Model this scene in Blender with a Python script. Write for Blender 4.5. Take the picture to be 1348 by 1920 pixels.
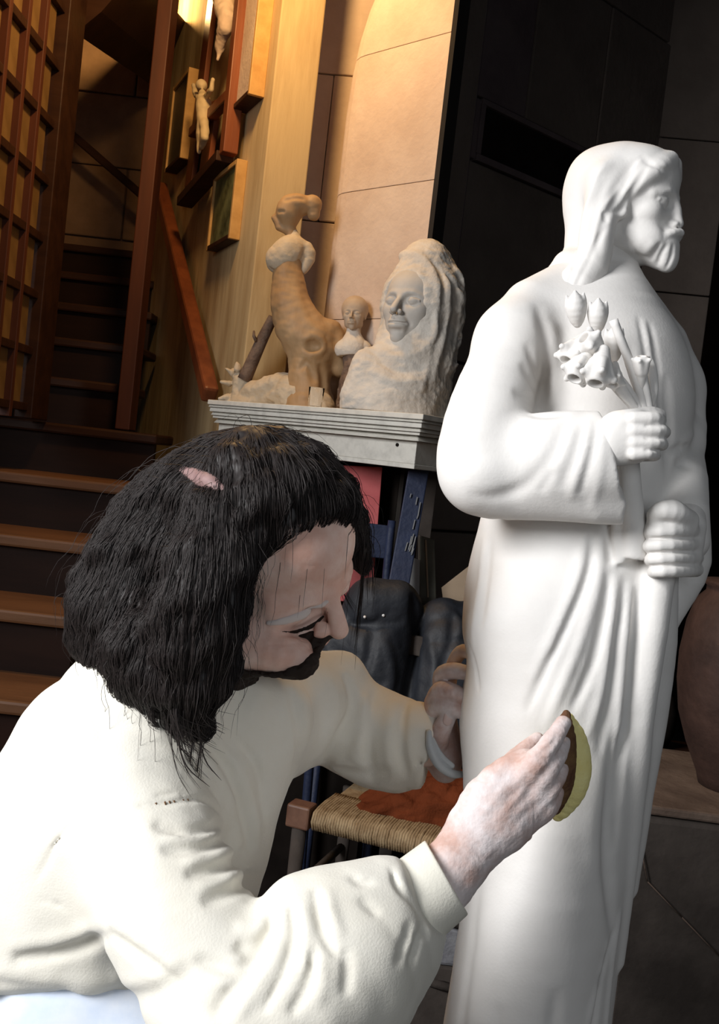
import bpy, math, random
import numpy as np
from mathutils import Matrix, Vector
from mathutils.bvhtree import BVHTree

for o in list(bpy.data.objects): bpy.data.objects.remove(o)
SC = bpy.context.scene
COL = SC.collection
random.seed(7); RNG = np.random.default_rng(7)

# ------------------------------------------------------------ camera
IW, IH, FPX = 1348.0, 1920.0, 1844.0
PITCH, ROLL = math.radians(3.0), math.radians(6.5)
EYE = np.array([0.0, 0.0, 1.25])
fwd = np.array([0, math.cos(PITCH), -math.sin(PITCH)])
r0 = np.array([1.0, 0, 0]); u0 = np.cross(r0, fwd)
RT = r0*math.cos(ROLL) + u0*math.sin(ROLL)
UP = -r0*math.sin(ROLL) + u0*math.cos(ROLL)
CM = np.stack([RT, UP, -fwd], 1)                 # camera frame -> world axes
cam_d = bpy.data.cameras.new('camera'); cam = bpy.data.objects.new('camera', cam_d); COL.objects.link(cam)
cam.matrix_world = Matrix(np.vstack([np.hstack([CM, EYE[:, None]]), [0, 0, 0, 1]]).tolist())
cam_d.sensor_fit = 'VERTICAL'; cam_d.sensor_height = 24.0; cam_d.lens = FPX/IH*24.0
cam_d.clip_start = 0.05
SC.camera = cam

# ------------------------------------------------------------ world, lights, exposure
w = bpy.data.worlds.new('world'); SC.world = w; w.use_nodes = True
w.node_tree.nodes['Background'].inputs[0].default_value = (0.62, 0.74, 1.0, 1)
w.node_tree.nodes['Background'].inputs[1].default_value = 0.016
SC.view_settings.view_transform = 'Standard'; SC.view_settings.look = 'None'
SC.view_settings.exposure = 0.0; SC.view_settings.gamma = 1.0
SC.view_settings.use_curve_mapping = False

def area(name, loc, target, sx, sy, power, col):
    l = bpy.data.lights.new(name, 'AREA'); l.shape = 'RECTANGLE'; l.size = sx; l.size_y = sy
    l.energy = power; l.color = col
    o = bpy.data.objects.new(name, l); COL.objects.link(o); o.location = loc
    o.rotation_euler = (Vector(target)-Vector(loc)).to_track_quat('-Z', 'Y').to_euler()
    return o
def point(name, loc, power, col, r=0.04):
    l = bpy.data.lights.new(name, 'POINT'); l.energy = power; l.color = col; l.shadow_soft_size = r
    o = bpy.data.objects.new(name, l); COL.objects.link(o); o.location = loc
    return o
wl = area('window_daylight', (-2.05, -0.15, 2.2), (0.0, 1.2, 0.95), 1.1, 1.4, 34.0, (0.985, 0.99, 1.0)); wl.data.spread = math.radians(90)
wf = area('fill_light', (0.75, -1.25, 1.75), (0.1, 1.25, 0.95), 1.1, 1.1, 4.4, (0.9, 0.95, 1.0)); wf.data.spread = math.radians(100)  # added fill for the face, hands and pad; no known window here

# ------------------------------------------------------------ materials
def mat(name, col, rough=0.7, col2=None, scale=8.0, detail=6.0, bump=0.0, bscale=60.0, metal=0.0,
        spec=0.4, sss=0.0, stretch=(1, 1, 1), ramp=(0.35, 0.65), sheen=0.0, emit=None, estr=0.0):
    m = bpy.data.materials.new(name); m.use_nodes = True
    nt = m.node_tree; b = nt.nodes['Principled BSDF']
    b.inputs['Base Color'].default_value = (*col, 1); b.inputs['Roughness'].default_value = rough
    b.inputs['Metallic'].default_value = metal; b.inputs['Specular IOR Level'].default_value = spec
    if sss: b.inputs['Subsurface Weight'].default_value = sss; b.inputs['Subsurface Scale'].default_value = 0.02; b.inputs['Subsurface Radius'].default_value = (1, .4, .25)
    if sheen: b.inputs['Sheen Weight'].default_value = sheen
    if emit: b.inputs['Emission Color'].default_value = (*emit, 1); b.inputs['Emission Strength'].default_value = estr
    if col2 is not None or bump:
        tc = nt.nodes.new('ShaderNodeTexCoord'); mp = nt.nodes.new('ShaderNodeMapping')
        mp.inputs['Scale'].default_value = stretch
        nt.links.new(tc.outputs['Object'], mp.inputs[0])
    if col2 is not None:
        n = nt.nodes.new('ShaderNodeTexNoise'); n.inputs['Scale'].default_value = scale; n.inputs['Detail'].default_value = detail
        n.inputs['Roughness'].default_value = 0.6
        r = nt.nodes.new('ShaderNodeValToRGB')
        r.color_ramp.elements[0].position = ramp[0]; r.color_ramp.elements[1].position = ramp[1]
        r.color_ramp.elements[0].color = (*col, 1); r.color_ramp.elements[1].color = (*col2, 1)
        nt.links.new(mp.outputs[0], n.inputs['Vector']); nt.links.new(n.outputs[0], r.inputs[0])
        nt.links.new(r.outputs[0], b.inputs['Base Color'])
    if bump:
        n2 = nt.nodes.new('ShaderNodeTexNoise'); n2.inputs['Scale'].default_value = bscale; n2.inputs['Detail'].default_value = 5
        bp = nt.nodes.new('ShaderNodeBump'); bp.inputs['Strength'].default_value = bump; bp.inputs['Distance'].default_value = 0.01
        nt.links.new(mp.outputs[0], n2.inputs['Vector']); nt.links.new(n2.outputs[0], bp.inputs['Height'])
        nt.links.new(bp.outputs[0], b.inputs['Normal'])
    return m

# ------------------------------------------------------------ space helpers
def C(px, py, d):                                # photograph pixel + depth (m) -> camera frame point
    return np.array([(px-IW/2)/FPX*d, -(py-IH/2)/FPX*d, -d])
def toW(p):
    p = np.asarray(p, float); return p @ CM.T + EYE
def W(px, py, d): return toW(C(px, py, d))
def Wv(px, py, d): return Vector(W(px, py, d))
def to_cam(p): return (np.asarray(p)-EYE) @ CM

# ------------------------------------------------------------ object helpers
def link(name, me, m=None, parent=None, smooth=False):
    o = bpy.data.objects.new(name, me); COL.objects.link(o)
    if m: me.materials.append(m)
    if smooth: me.polygons.foreach_set('use_smooth', np.ones(len(me.polygons), bool))
    if parent is not None:
        o.parent = parent; o.matrix_parent_inverse = parent.matrix_world.inverted()
    return o
def tag(o, label=None, cat=None, group=None, kind=None):
    if label: o['label'] = label
    if cat: o['category'] = cat
    if group: o['group'] = group
    if kind: o['kind'] = kind
    return o
def empty(name, loc, label=None, cat=None, group=None):
    o = bpy.data.objects.new(name, None); COL.objects.link(o); o.empty_display_size = 0.05
    o.matrix_world = Matrix.Translation(Vector(loc)); tag(o, label, cat, group); return o
def mesh_np(name, v, faces):
    me = bpy.data.meshes.new(name)
    v = np.asarray(v, np.float32); me.vertices.add(len(v)); me.vertices.foreach_set('co', v.ravel())
    f = np.asarray(faces, np.int32); n = f.shape[1]
    me.loops.add(f.size); me.loops.foreach_set('vertex_index', f.ravel())
    me.polygons.add(len(f)); me.polygons.foreach_set('loop_start', np.arange(0, f.size, n, dtype=np.int32))
    me.polygons.foreach_set('loop_total', np.full(len(f), n, np.int32))
    me.update(calc_edges=True); me.validate(); return me
def polymesh(name, verts, faces, m=None, parent=None, smooth=False, bevel=0.0, seg=2, center=True):
    me = bpy.data.meshes.new(name)
    v = np.array([list(x) for x in verts], float); c = v.mean(0) if center else np.zeros(3)
    me.from_pydata((v-c).tolist(), [], [list(map(int, f)) for f in faces]); me.update()
    o = bpy.data.objects.new(name, me); COL.objects.link(o)
    if m: me.materials.append(m)
    if smooth: me.polygons.foreach_set('use_smooth', np.ones(len(me.polygons), bool))
    o.matrix_world = Matrix.Translation(Vector(c.tolist()))
    if parent is not None:
        o.parent = parent; o.matrix_parent_inverse = parent.matrix_world.inverted()
    if bevel:
        b = o.modifiers.new('bevel', 'BEVEL'); b.width = bevel; b.segments = seg; b.limit_method = 'ANGLE'
    return o
def boxf(name, o0, ax, ay, az, m=None, parent=None, bevel=0.0, jitter=0.0):
    """box from a corner and three edge vectors"""
    o0, ax, ay, az = [np.asarray(q, float) for q in (o0, ax, ay, az)]
    v = [o0+i*ax+j*ay+k*az for k in (0, 1) for j in (0, 1) for i in (0, 1)]
    if jitter: v = [p+RNG.uniform(-jitter, jitter, 3) for p in v]
    f = [(0, 2, 3, 1), (4, 5, 7, 6), (0, 1, 5, 4), (2, 6, 7, 3), (0, 4, 6, 2), (1, 3, 7, 5)]
    if np.dot(np.cross(ax, ay), az) < 0: f = [q[::-1] for q in f]
    return polymesh(name, v, f, m, parent, bevel=bevel)
def box(name, x0, x1, y0, y1, z0, z1, m=None, parent=None, bevel=0.0, jitter=0.0):
    return boxf(name, (x0, y0, z0), (x1-x0, 0, 0), (0, y1-y0, 0), (0, 0, z1-z0), m, parent, bevel, jitter)
def beam(name, a, b, wv, tv, m=None, parent=None, bevel=0.0):
    """bar from a to b with full width vector wv and thickness vector tv, centred"""
    a, b, wv, tv = [np.asarray(q, float) for q in (a, b, wv, tv)]
    return boxf(name, a-wv/2-tv/2, wv, tv, b-a, m, parent, bevel)
def crom(pts, n):
    """Catmull-Rom resample of an (N,k) list to n points, spaced by chord length"""
    P = np.asarray(pts, float)
    if len(P) == 2: return P[0]+(P[1]-P[0])*np.linspace(0, 1, n)[:, None]
    dl = np.linalg.norm(np.diff(P[:, :3] if P.shape[1] >= 3 else P, axis=0), axis=1)+1e-9
    s = np.concatenate([[0], np.cumsum(dl)]); t = np.linspace(0, s[-1], n)
    T = np.zeros_like(P)
    T[1:-1] = (P[2:]-P[:-2])/(s[2:]-s[:-2])[:, None]
    T[0] = (P[1]-P[0])/dl[0]; T[-1] = (P[-1]-P[-2])/dl[-1]
    i = np.clip(np.searchsorted(s, t, 'right')-1, 0, len(P)-2); h = dl[i]; u = ((t-s[i])/h)[:, None]; h = h[:, None]
    return (2*u**3-3*u**2+1)*P[i]+(u**3-2*u**2+u)*h*T[i]+(-2*u**3+3*u**2)*P[i+1]+(u**3-u**2)*h*T[i+1]
def tube_np(P, R, sides=8, flat=None):
    """closed tube through P (n,3) with radii R"""
    P = np.asarray(P, float); n = len(P); T = np.gradient(P, axis=0); T /= np.linalg.norm(T, axis=1)[:, None]+1e-12
    a = np.array([0.13, 0.31, 0.94]) if abs(T[0] @ np.array([0.13, 0.31, 0.94])) < 0.9 else np.array([1.0, 0, 0])
    N = np.zeros_like(P); N[0] = np.cross(T[0], a); N[0] /= np.linalg.norm(N[0])
    for i in range(1, n):
        q = N[i-1]-T[i]*(N[i-1] @ T[i]); N[i] = q/(np.linalg.norm(q)+1e-12)
    B = np.cross(T, N); th = np.arange(sides)*2*np.pi/sides
    R = np.broadcast_to(np.asarray(R, float), (n,))
    V = P[:, None]+R[:, None, None]*(np.cos(th)[None, :, None]*N[:, None]+np.sin(th)[None, :, None]*B[:, None])
    V = V.reshape(-1, 3); F = []
    for i in range(n-1):
        for k in range(sides):
            F.append((i*sides+k, i*sides+(k+1) % sides, (i+1)*sides+(k+1) % sides, (i+1)*sides+k))
    F.append(tuple(range(sides-1, -1, -1))); F.append(tuple(range((n-1)*sides, n*sides)))
    return V, F
def tube(name, P, R, m=None, parent=None, sides=10, n=None):
    P = np.asarray(P, float); R = np.broadcast_to(np.asarray(R, float), (len(P),))
    if n: Q = crom(np.column_stack([P, R]), n); P, R = Q[:, :3], Q[:, 3]
    V, F = tube_np(P, R, sides); return polymesh(name, V, F, m, parent, smooth=True)
def lathe(name, loc, prof, m=None, parent=None, sides=32, up=(0, 0, 1)):
    V = []; F = []; up = Vector(up).normalized(); q = Vector((0, 0, 1)).rotation_difference(up)
    for r, z in prof:
        for k in range(sides):
            a = 2*math.pi*k/sides; V.append(Vector(loc)+q @ Vector((r*math.cos(a), r*math.sin(a), z)))
    n = len(prof)
    for i in range(n-1):
        for k in range(sides): F.append((i*sides+k, i*sides+(k+1) % sides, (i+1)*sides+(k+1) % sides, (i+1)*sides+k))
    F.append(tuple(range(sides-1, -1, -1))); F.append(tuple(range((n-1)*sides, n*sides)))
    return polymesh(name, V, F, m, parent, smooth=True)

# ------------------------------------------------------------ sculpting: distance fields -> mesh
def smin(a, b, k):
    if k <= 0: return np.minimum(a, b)
    h = np.maximum(k-np.abs(a-b), 0)/k
    return np.minimum(a, b)-h*h*(k*0.25)
class Frame:
    """local head/hand frame: columns of R are the local axes in the camera frame"""
    def __init__(s, o, X, Y, Z, sc): s.o = np.asarray(o, float); s.R = np.stack([X, Y, Z], 1); s.s = sc
    def p(s, q): return s.o+s.R @ (np.asarray(q[:3], float)*s.s)
def head_frame(o, F, U, H):
    F = np.asarray(F, float); F /= np.linalg.norm(F); U = np.asarray(U, float); U -= F*(U @ F); U /= np.linalg.norm(U)
    return Frame(o, np.cross(F, U), F, U, H)       # x = the head's own right, y = forward, z = crown
class Field:
    def __init__(s, lo, hi, h):
        s.lo = np.minimum(lo, hi).astype(float); hi = np.maximum(lo, hi); s.h = h
        s.n = np.ceil((hi-s.lo)/h).astype(int)+1
        s.f = np.full(s.n, 0.5, np.float32)
        s.ax = [(s.lo[i]+h*np.arange(s.n[i])).astype(np.float32) for i in range(3)]
    def sub(s, lo, hi):
        a = np.clip(np.floor((np.asarray(lo)-s.lo)/s.h).astype(int), 0, s.n); b = np.clip(np.ceil((np.asarray(hi)-s.lo)/s.h).astype(int)+1, 0, s.n)
        if np.any(b <= a): return None
        sl = tuple(slice(a[i], b[i]) for i in range(3))
        return sl, s.ax[0][sl[0]][:, None, None], s.ax[1][sl[1]][None, :, None], s.ax[2][sl[2]][None, None, :]
    def comb(s, sl, d, k, op):
        f = s.f[sl]
        if op == 'u': s.f[sl] = smin(f, d, k)
        elif op == 's': s.f[sl] = -smin(-f, d, k)
        elif op == 'i': s.f[sl] = -smin(-f, -d, k)
    def ell(s, c, r, R=None, k=0.01, op='u', clip=None, fr=None):
        c = np.asarray(c, float); r = np.asarray(r if np.ndim(r) else [r]*3, float)
        if fr is not None: c = fr.p(c); r = r*fr.s; k = k*fr.s; R = fr.R if R is None else fr.R @ R
        if R is None: R = np.eye(3)
        ext = np.sqrt(((R*r)**2).sum(1))+k+3*s.h
        q = s.sub(c-ext, c+ext)
        if q is None: return
        sl, X, Y, Z = q; X = X-c[0]; Y = Y-c[1]; Z = Z-c[2]
        k0 = 0; k1 = 0
        for i in range(3):
            t = (X*R[0, i]+Y*R[1, i]+Z*R[2, i]).astype(np.float32)/np.float32(r[i]); t2 = t*t; k0 = k0+t2; k1 = k1+t2/np.float32(r[i]**2)
        k0 = np.sqrt(k0); d = k0*(k0-1)/(np.sqrt(k1)+1e-6)
        if clip is not None:
            cp, cn = clip; d = np.maximum(d, (X+c[0]-cp[0])*cn[0]+(Y+c[1]-cp[1])*cn[1]+(Z+c[2]-cp[2])*cn[2])
        s.comb(sl, d, k, op)
    def segs(s, P, pad, X=None):
        pass
    def chain(s, P, k=0.01, op='u', sq=1.0, n=None, clip=None, fr=None, amp=None, kk=0.0, sqx=1.0):
        """P rows: x,y,z,r (camera frame metres, or the local frame fr). sq flattens in depth."""
        P = np.asarray(P, float).copy()
        if fr is not None:
            P = np.array([list(fr.p(q))+[q[3]*fr.s] for q in P]); k = k*fr.s
        if n: P = crom(P, n)
        m = P[:, 3].max()+k+3*s.h
        q = s.sub(P[:, :3].min(0)-m, P[:, :3].max(0)+m)
        if q is None: return
        sl0 = q[0]; sh = tuple(z.stop-z.start for z in sl0); D = np.full(sh, 0.5, np.float32); off = np.array([z.start for z in sl0])
        for a, b in zip(P[:-1], P[1:]):
            mm = max(a[3], b[3])+k+3*s.h
            q = s.sub(np.minimum(a[:3], b[:3])-mm, np.maximum(a[:3], b[:3])+mm)
            if q is None: continue
            sl, X, Y, Z = q; ls = tuple(slice(sl[i].start-off[i], sl[i].stop-off[i]) for i in range(3))
            ba = b[:3]-a[:3]; X = (X-a[0])/sqx; Y = Y-a[1]; Z = (Z-a[2])/sq; bz = ba[2]/sq; bx = ba[0]/sqx
            L = bx*bx+ba[1]**2+bz*bz+1e-12
            t = np.clip((X*bx+Y*ba[1]+Z*bz)/L, 0, 1).astype(np.float32)
            d = np.sqrt((X-t*bx)**2+(Y-t*ba[1])**2+(Z-t*bz)**2)-(a[3]+(b[3]-a[3])*t)
            D[ls] = smin(D[ls], d, kk) if kk else np.minimum(D[ls], d)
        if clip is not None:
            _, X, Y, Z = s.sub(s.lo+(off+0.01)*s.h, s.lo+(off+np.array(sh)-1.01)*s.h)
            cl = clip if isinstance(clip, list) else [clip]
            for cp, cn in cl: D = np.maximum(D, (X-cp[0])*cn[0]+(Y-cp[1])*cn[1]+(Z-cp[2])*cn[2])
        s.comb(sl0, D, k, op)
    def px(s, pts, **kw):
        """chain given as rows: px,py,depth,radius in px"""
        s.chain([list(C(a, b, d))+[r*d/FPX] for a, b, d, r in pts], **kw)
    def surf(s, px, py, d0=None, d1=None):
        """depth where the ray through a photo pixel first meets the surface"""
        z0 = -s.ax[2][-1] if d0 is None else d0; z1 = -s.ax[2][0] if d1 is None else d1
        ds = np.arange(z0, z1, s.h*0.5); pts = np.stack([(px-IW/2)/FPX*ds, -(py-IH/2)/FPX*ds, -ds], 1)
        i = np.rint((pts-s.lo)/s.h).astype(int); ok = np.all((i >= 0) & (i < s.n), 1)
        v = np.full(len(ds), 1.0); ii = i[ok]; v[ok] = s.f[ii[:, 0], ii[:, 1], ii[:, 2]]
        j = np.nonzero(v < 0)[0]
        return ds[j[0]] if len(j) else None
    def stroke(s, pts, w, amp, n=None, taper=True, d0=None, push=0.0):
        """ridge (amp>0) or crease (amp<0) drawn on the surface through photo pixels; w, amp in px"""
        P = crom(pts, n or max(6, int(sum(math.dist(a[:2], b[:2]) for a, b in zip(pts[:-1], pts[1:]))/9)))
        Q = []
        for x, y in P[:, :2]:
            d = s.surf(x, y, d0); Q.append(d)
        g = [i for i, d in enumerate(Q) if d is not None]
        if len(g) < 2: return
        Q = np.interp(range(len(Q)), g, [Q[i] for i in g])
        if len(Q) > 4:
            for _ in range(2): Q[1:-1] = (Q[:-2]+2*Q[1:-1]+Q[2:])/4
        dm = Q.mean(); wm = w*dm/FPX; am = amp*dm/FPX
        pts3 = np.array([C(x, y, d+push) for (x, y), d in zip(P[:, :2], Q)])
        u = np.linspace(0, 1, len(Q)); ta = np.clip(np.minimum(u, 1-u)*4, 0, 1)**0.7 if taper else np.ones(len(Q))
        s.bump(pts3, wm, am, ta)
    def bump(s, P, wm, am, ta=None):
        P = np.asarray(P); ta = np.ones(len(P)) if ta is None else ta; R = 2.3*wm
        q = s.sub(P.min(0)-R, P.max(0)+R)
        if q is None: return
        sl0 = q[0]; sh = tuple(z.stop-z.start for z in sl0); D = np.full(sh, 9.0, np.float32); A = np.zeros(sh, np.float32); off = np.array([z.start for z in sl0])
        for i in range(max(1, len(P)-1)):
            a = P[i]; b = P[min(i+1, len(P)-1)]
            q = s.sub(np.minimum(a, b)-R, np.maximum(a, b)+R)
            if q is None: continue
            sl, X, Y, Z = q; ls = tuple(slice(sl[j].start-off[j], sl[j].stop-off[j]) for j in range(3))
            ba = b-a; X = X-a[0]; Y = Y-a[1]; Z = Z-a[2]; t = np.clip((X*ba[0]+Y*ba[1]+Z*ba[2])/(ba @ ba+1e-12), 0, 1).astype(np.float32)
            d = (X-t*ba[0])**2+(Y-t*ba[1])**2+(Z-t*ba[2])**2; m = d < D[ls]
            D[ls] = np.where(m, d, D[ls]); A[ls] = np.where(m, ta[i]+(ta[min(i+1, len(P)-1)]-ta[i])*t, A[ls])
        s.f[sl0] -= (am*A*np.exp(-D/(wm*wm))).astype(np.float32)
    def noise(s, amp, scale, seed=1, oct=3):
        """cheap smooth lumps from summed sines"""
        g = np.random.default_rng(seed); X, Y, Z = s.ax[0][:, None, None], s.ax[1][None, :, None], s.ax[2][None, None, :]
        m = np.abs(s.f) < amp*3+3*s.h
        I = np.nonzero(m); x = s.ax[0][I[0]]; y = s.ax[1][I[1]]; z = s.ax[2][I[2]]; t = np.zeros(len(x), np.float32)
        for o in range(oct):
            for _ in range(5):
                kx = g.normal(size=3); kx *= (2.0**o)*2*np.pi/(scale*np.linalg.norm(kx)); ph = g.uniform(0, 6.28)
                t += np.sin(kx[0]*x+kx[1]*y+kx[2]*z+ph)/(2.0**o)
        s.f[I] += (amp*t/3.5).astype(np.float32)
    def blur(s, it=1):
        for _ in range(it):
            for a in range(3):
                f = s.f; g = f.copy(); sl = [slice(None)]*3; lo = sl[:]; hi = sl[:]; lo[a] = slice(0, -2); hi[a] = slice(2, None); md = sl[:]; md[a] = slice(1, -1)
                g[tuple(md)] = 0.25*f[tuple(lo)]+0.5*f[tuple(md)]+0.25*f[tuple(hi)]; s.f = g
    def cut_below(s, z):
        zz = s.ax[0][:, None, None]*CM[2, 0]+s.ax[1][None, :, None]*CM[2, 1]+s.ax[2][None, None, :]*CM[2, 2]+EYE[2]
        s.f = np.maximum(s.f, z-zz).astype(np.float32)
    def mesh(s):
        f = s.f; f[0] = f[-1] = 0.5; f[:, 0] = f[:, -1] = 0.5; f[:, :, 0] = f[:, :, -1] = 0.5
        S = f < 0; n = s.n
        c = np.zeros(n-1, np.uint8)
        for i in (0, 1):
            for j in (0, 1):
                for k in (0, 1): c += S[i:n[0]-1+i, j:n[1]-1+j, k:n[2]-1+k]
        I, J, K = np.nonzero((c > 0) & (c < 8))
        ids = np.full(n-1, -1, np.int32); ids[I, J, K] = np.arange(len(I))
        acc = np.zeros((len(I), 3)); cnt = np.zeros(len(I))
        cr = {(a, b, e): f[I+a, J+b, K+e] for a in (0, 1) for b in (0, 1) for e in (0, 1)}
        for p in cr:
            for ax in range(3):
                if p[ax]: continue
                q = list(p); q[ax] = 1; fa, fb = cr[p], cr[tuple(q)]; m = (fa < 0) != (fb < 0)
                t = np.where(m, fa/np.where(m, fa-fb, 1), 0)
                for d in range(3): acc[:, d] += np.where(m, p[d]+(t if d == ax else 0), 0)
                cnt += m
        V = s.lo+(np.stack([I, J, K], 1)+acc/cnt[:, None])*s.h
        Fs = []
        for ax in range(3):
            a, b = (ax+1) % 3, (ax+2) % 3
            s0 = [slice(None)]*3; s1 = s0[:]; s0[ax] = slice(0, -1); s1[ax] = slice(1, None)
            E = np.argwhere(S[tuple(s0)] != S[tuple(s1)]); E = E[(E[:, a] > 0) & (E[:, b] > 0)]
            ins = S[E[:, 0], E[:, 1], E[:, 2]]
            def cell(da, db):
                q = E.copy(); q[:, a] += da; q[:, b] += db; return ids[q[:, 0], q[:, 1], q[:, 2]]
            quad = np.stack([cell(-1, -1), cell(0, -1), cell(0, 0), cell(-1, 0)], 1)
            quad[~ins] = quad[~ins][:, ::-1]; Fs.append(quad)
        F = np.concatenate(Fs); F = F[(F >= 0).all(1)]
        return V, F
    def obj(s, name, m, parent=None, relax=1):
        V, F = s.mesh()
        for _ in range(relax):                                  # light smoothing of the voxel steps
            A = np.zeros_like(V); n = np.zeros(len(V))
            for i in range(4):
                a, b = F[:, i], F[:, (i+1) % 4]
                for d in range(3): A[:, d] += np.bincount(a, V[b, d], len(V))
                n += np.bincount(a, minlength=len(V))
            V = V*0.5+0.5*A/np.maximum(n, 1)[:, None]
        Wd = toW(V); c = Wd.mean(0); o = link(name, mesh_np(name, Wd-c, F), m, None, True)
        o.matrix_world = Matrix.Translation(Vector(c.tolist()))
        if parent is not None: o.parent = parent; o.matrix_parent_inverse = parent.matrix_world.inverted()
        return o
def fieldpx(x0, x1, y0, y1, d0, d1, h):
    """field whose box covers a photo rectangle between two depths"""
    P = np.array([C(x, y, d) for x in (x0, x1) for y in (y0, y1) for d in (d0, d1)])
    return Field(P.min(0), P.max(0), h)

def head(F, fr, nose=1.0, eyes='open', lips=1.0, ears=True, jaw=1.0, chin=1.0, k=0.06, browd=1.0, neck=True, bridge=1.0, socket=1.0, nl=1.0, ey=0.0, ez=0.0):
    E = lambda c, r, k=k, **kw: F.ell(c, r, k=k, fr=fr, **kw)
    E((0, -.07, .12), (.335, .42, .375)); E((0, .11, .14), (.275, .255, .27))
    E((0, .10, -.10), (.265*jaw, .27, .33)); E((0, .12, -.28), (.205*jaw, .20, .18)); E((0, .285, -.41), (.09*chin, .085*chin, .08*chin))
    for s in (-1, 1):
        E((s*.175, .215, -.08), (.095, .10, .09)); E((s*.20*jaw, .02, -.26), (.07, .12, .12))
    E((0, .335, -.27), (.12, .09, .11), .05)
    F.chain([(s, y, z, .04*browd) for s, y, z in ((-.225, .24, .04+ez), (-.11, .335, .075+ez), (0, .345, .06+ez), (.11, .335, .075+ez), (.225, .24, .04+ez))], k=.05, fr=fr, n=9)
    for s in (-1, 1): E((s*.135, .385, -.005+ez), (.085, .075*socket, .06), .05, op='s')
    F.chain([(0, .345, .05, .03*bridge), (0, .36+.035*nl, -.02, .036*nose*bridge), (0, .36+.085*nl, -.09, .042*nose), (0, .36+.115*nl, -.14, .046*nose)], k=.04, fr=fr, n=8)
    for s in (-1, 1):
        E((s*.052*nose, .36+.05*nl, -.155), (.036*nose, .045, .033), .02)
        E((s*.03, .36+.085*nl, -.185), (.016, .02, .014), .01, op='s')
        E((s*.135, .29+ey, -.005+ez), (.07, .062, .055), .012)
        a = .018 if eyes == 'open' else .028
        for zz, rr in ((.022, .013), (-.03, .011)):
            F.chain([(s*(.135+dx), .345-abs(dx)*.55-(.012 if zz < 0 else 0)+.005+ey, -.005+ez+zz*(1-(abs(dx)/.085)**2)*(1 if zz > 0 else 1.0), rr) for dx in (-.075, -.04, 0, .04, .075)], k=.012, fr=fr, n=8)
        if eyes == 'closed': E((s*.135, .298+ey, -.005+ez), (.066, .062, .035), .012)
    P = lambda *q: np.array([fr.p(a) for a in q]); S = fr.s
    F.chain([(-.115, .335, -.262, .014*lips), (-.05, .388, -.25, .024*lips), (0, .40, -.253, .022*lips), (.05, .388, -.25, .024*lips), (.115, .335, -.262, .014*lips)], k=.02, fr=fr, n=10)
    F.chain([(-.09, .345, -.292, .016*lips), (0, .388, -.305, .032*lips), (.09, .345, -.292, .016*lips)], k=.02, fr=fr, n=10)
    F.bump(crom(P((-.13, .345, -.27), (-.05, .405, -.273), (0, .418, -.276), (.05, .405, -.273), (.13, .345, -.27)), 12), .012*S, -.022*S)
    F.bump(crom(P((-.06, .37, -.352), (0, .385, -.355), (.06, .37, -.352)), 6), .03*S, -.018*S)
    F.bump(P((0, .42, -.19), (0, .405, -.235)), .014*S, -.012*S)
    for s in (-1, 1): F.bump(crom(P((s*.075, .40, -.13), (s*.115, .36, -.2), (s*.145, .31, -.27)), 8), .022*S, -.012*S)
    if ears:
        for s in (-1, 1):
            E((s*.335, -.03, -.03), (.028, .07, .11), .03); E((s*.36, -.015, -.02), (.02, .035, .06), .02, op='s')
            E((s*.33, .0, -.12), (.025, .03, .035), .02)
    if neck: F.chain([(0, -.07, -.2, .21), (0, -.12, -.5, .205), (0, -.17, -.8, .24)], k=.08, fr=fr)

# ------------------------------------------------------------ palette
M_plaster = mat('white plaster stone', (.80, .775, .745), .62, (.74, .715, .685), scale=9, bump=.05, bscale=260, spec=.3)
def loft(F, rows, k=0.01, op='u', p=2.0, n=60):
    """stack of ellipses; rows: y px, left px, right px, centre depth, half depth (m)"""
    R = []
    for y, xl, xr, d, rz in rows:
        a = C(xl, y, d); b = C(xr, y, d); R.append([(a[0]+b[0])/2, a[1], -d, (b[0]-a[0])/2, rz])
    R = np.array(R); R = R[np.argsort(R[:, 1])]; y = R[:, 1]
    Y = F.ax[1]; pr = [np.interp(Y, *zip(*sorted(zip(q[:, 0], q[:, 1])))) for q in [crom(np.column_stack([y, R[:, i], y*0]), n)[:, :2] for i in (0, 2, 3, 4)]]
    cx, cz, rx, rz = [np.asarray(q, np.float32)[None, :, None] for q in pr]
    X = F.ax[0][:, None, None]; Z = F.ax[2][None, None, :]
    q = ((np.abs(X-cx)/rx)**p+(np.abs(Z-cz)/rz)**p)**(1/p); d = (q-1)*np.minimum(rx, rz)
    e = np.maximum(y[0]-Y, Y-y[-1])[None, :, None]; d = np.maximum(d, e).astype(np.float32)
    F.comb((slice(None),)*3, d, k, op)
M_skin = mat('dusty skin', (.72, .43, .34), .55, (.84, .63, .55), scale=16, ramp=(.38, .62), sss=.06, bump=.08, bscale=220, spec=.3)
M_scalp = mat('bare scalp', (.20, .12, .115), .6, (.30, .19, .18), scale=60)
M_dusthand = mat('plaster dusted skin', (.55, .37, .32), .8, (.74, .66, .65), scale=22, ramp=(.36, .6), bump=.12, bscale=260, spec=.2)
M_sweat = mat('cream sweatshirt cotton', (.80, .77, .69), .92, (.76, .725, .635), scale=14, bump=.10, bscale=420, spec=.1, sheen=.15)
M_rib = mat('cream ribbed cuff', (.78, .75, .655), .92, bump=.10, bscale=400, spec=.1)
M_hair = mat('dark brown hair', (.020, .015, .014), .50, spec=.30)
M_beard = mat('dark beard', (.022, .015, .012), .7, spec=.15)
M_brow = mat('plaster dusted eyebrow', (.66, .58, .55), .85)
M_lips = mat('lip skin', (.36, .17, .14), .55)
M_denim = mat('pale washed denim', (.60, .68, .82), .9, (.72, .77, .86), scale=30)
M_nail = mat('finger nail', (.66, .50, .46), .35)
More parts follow.
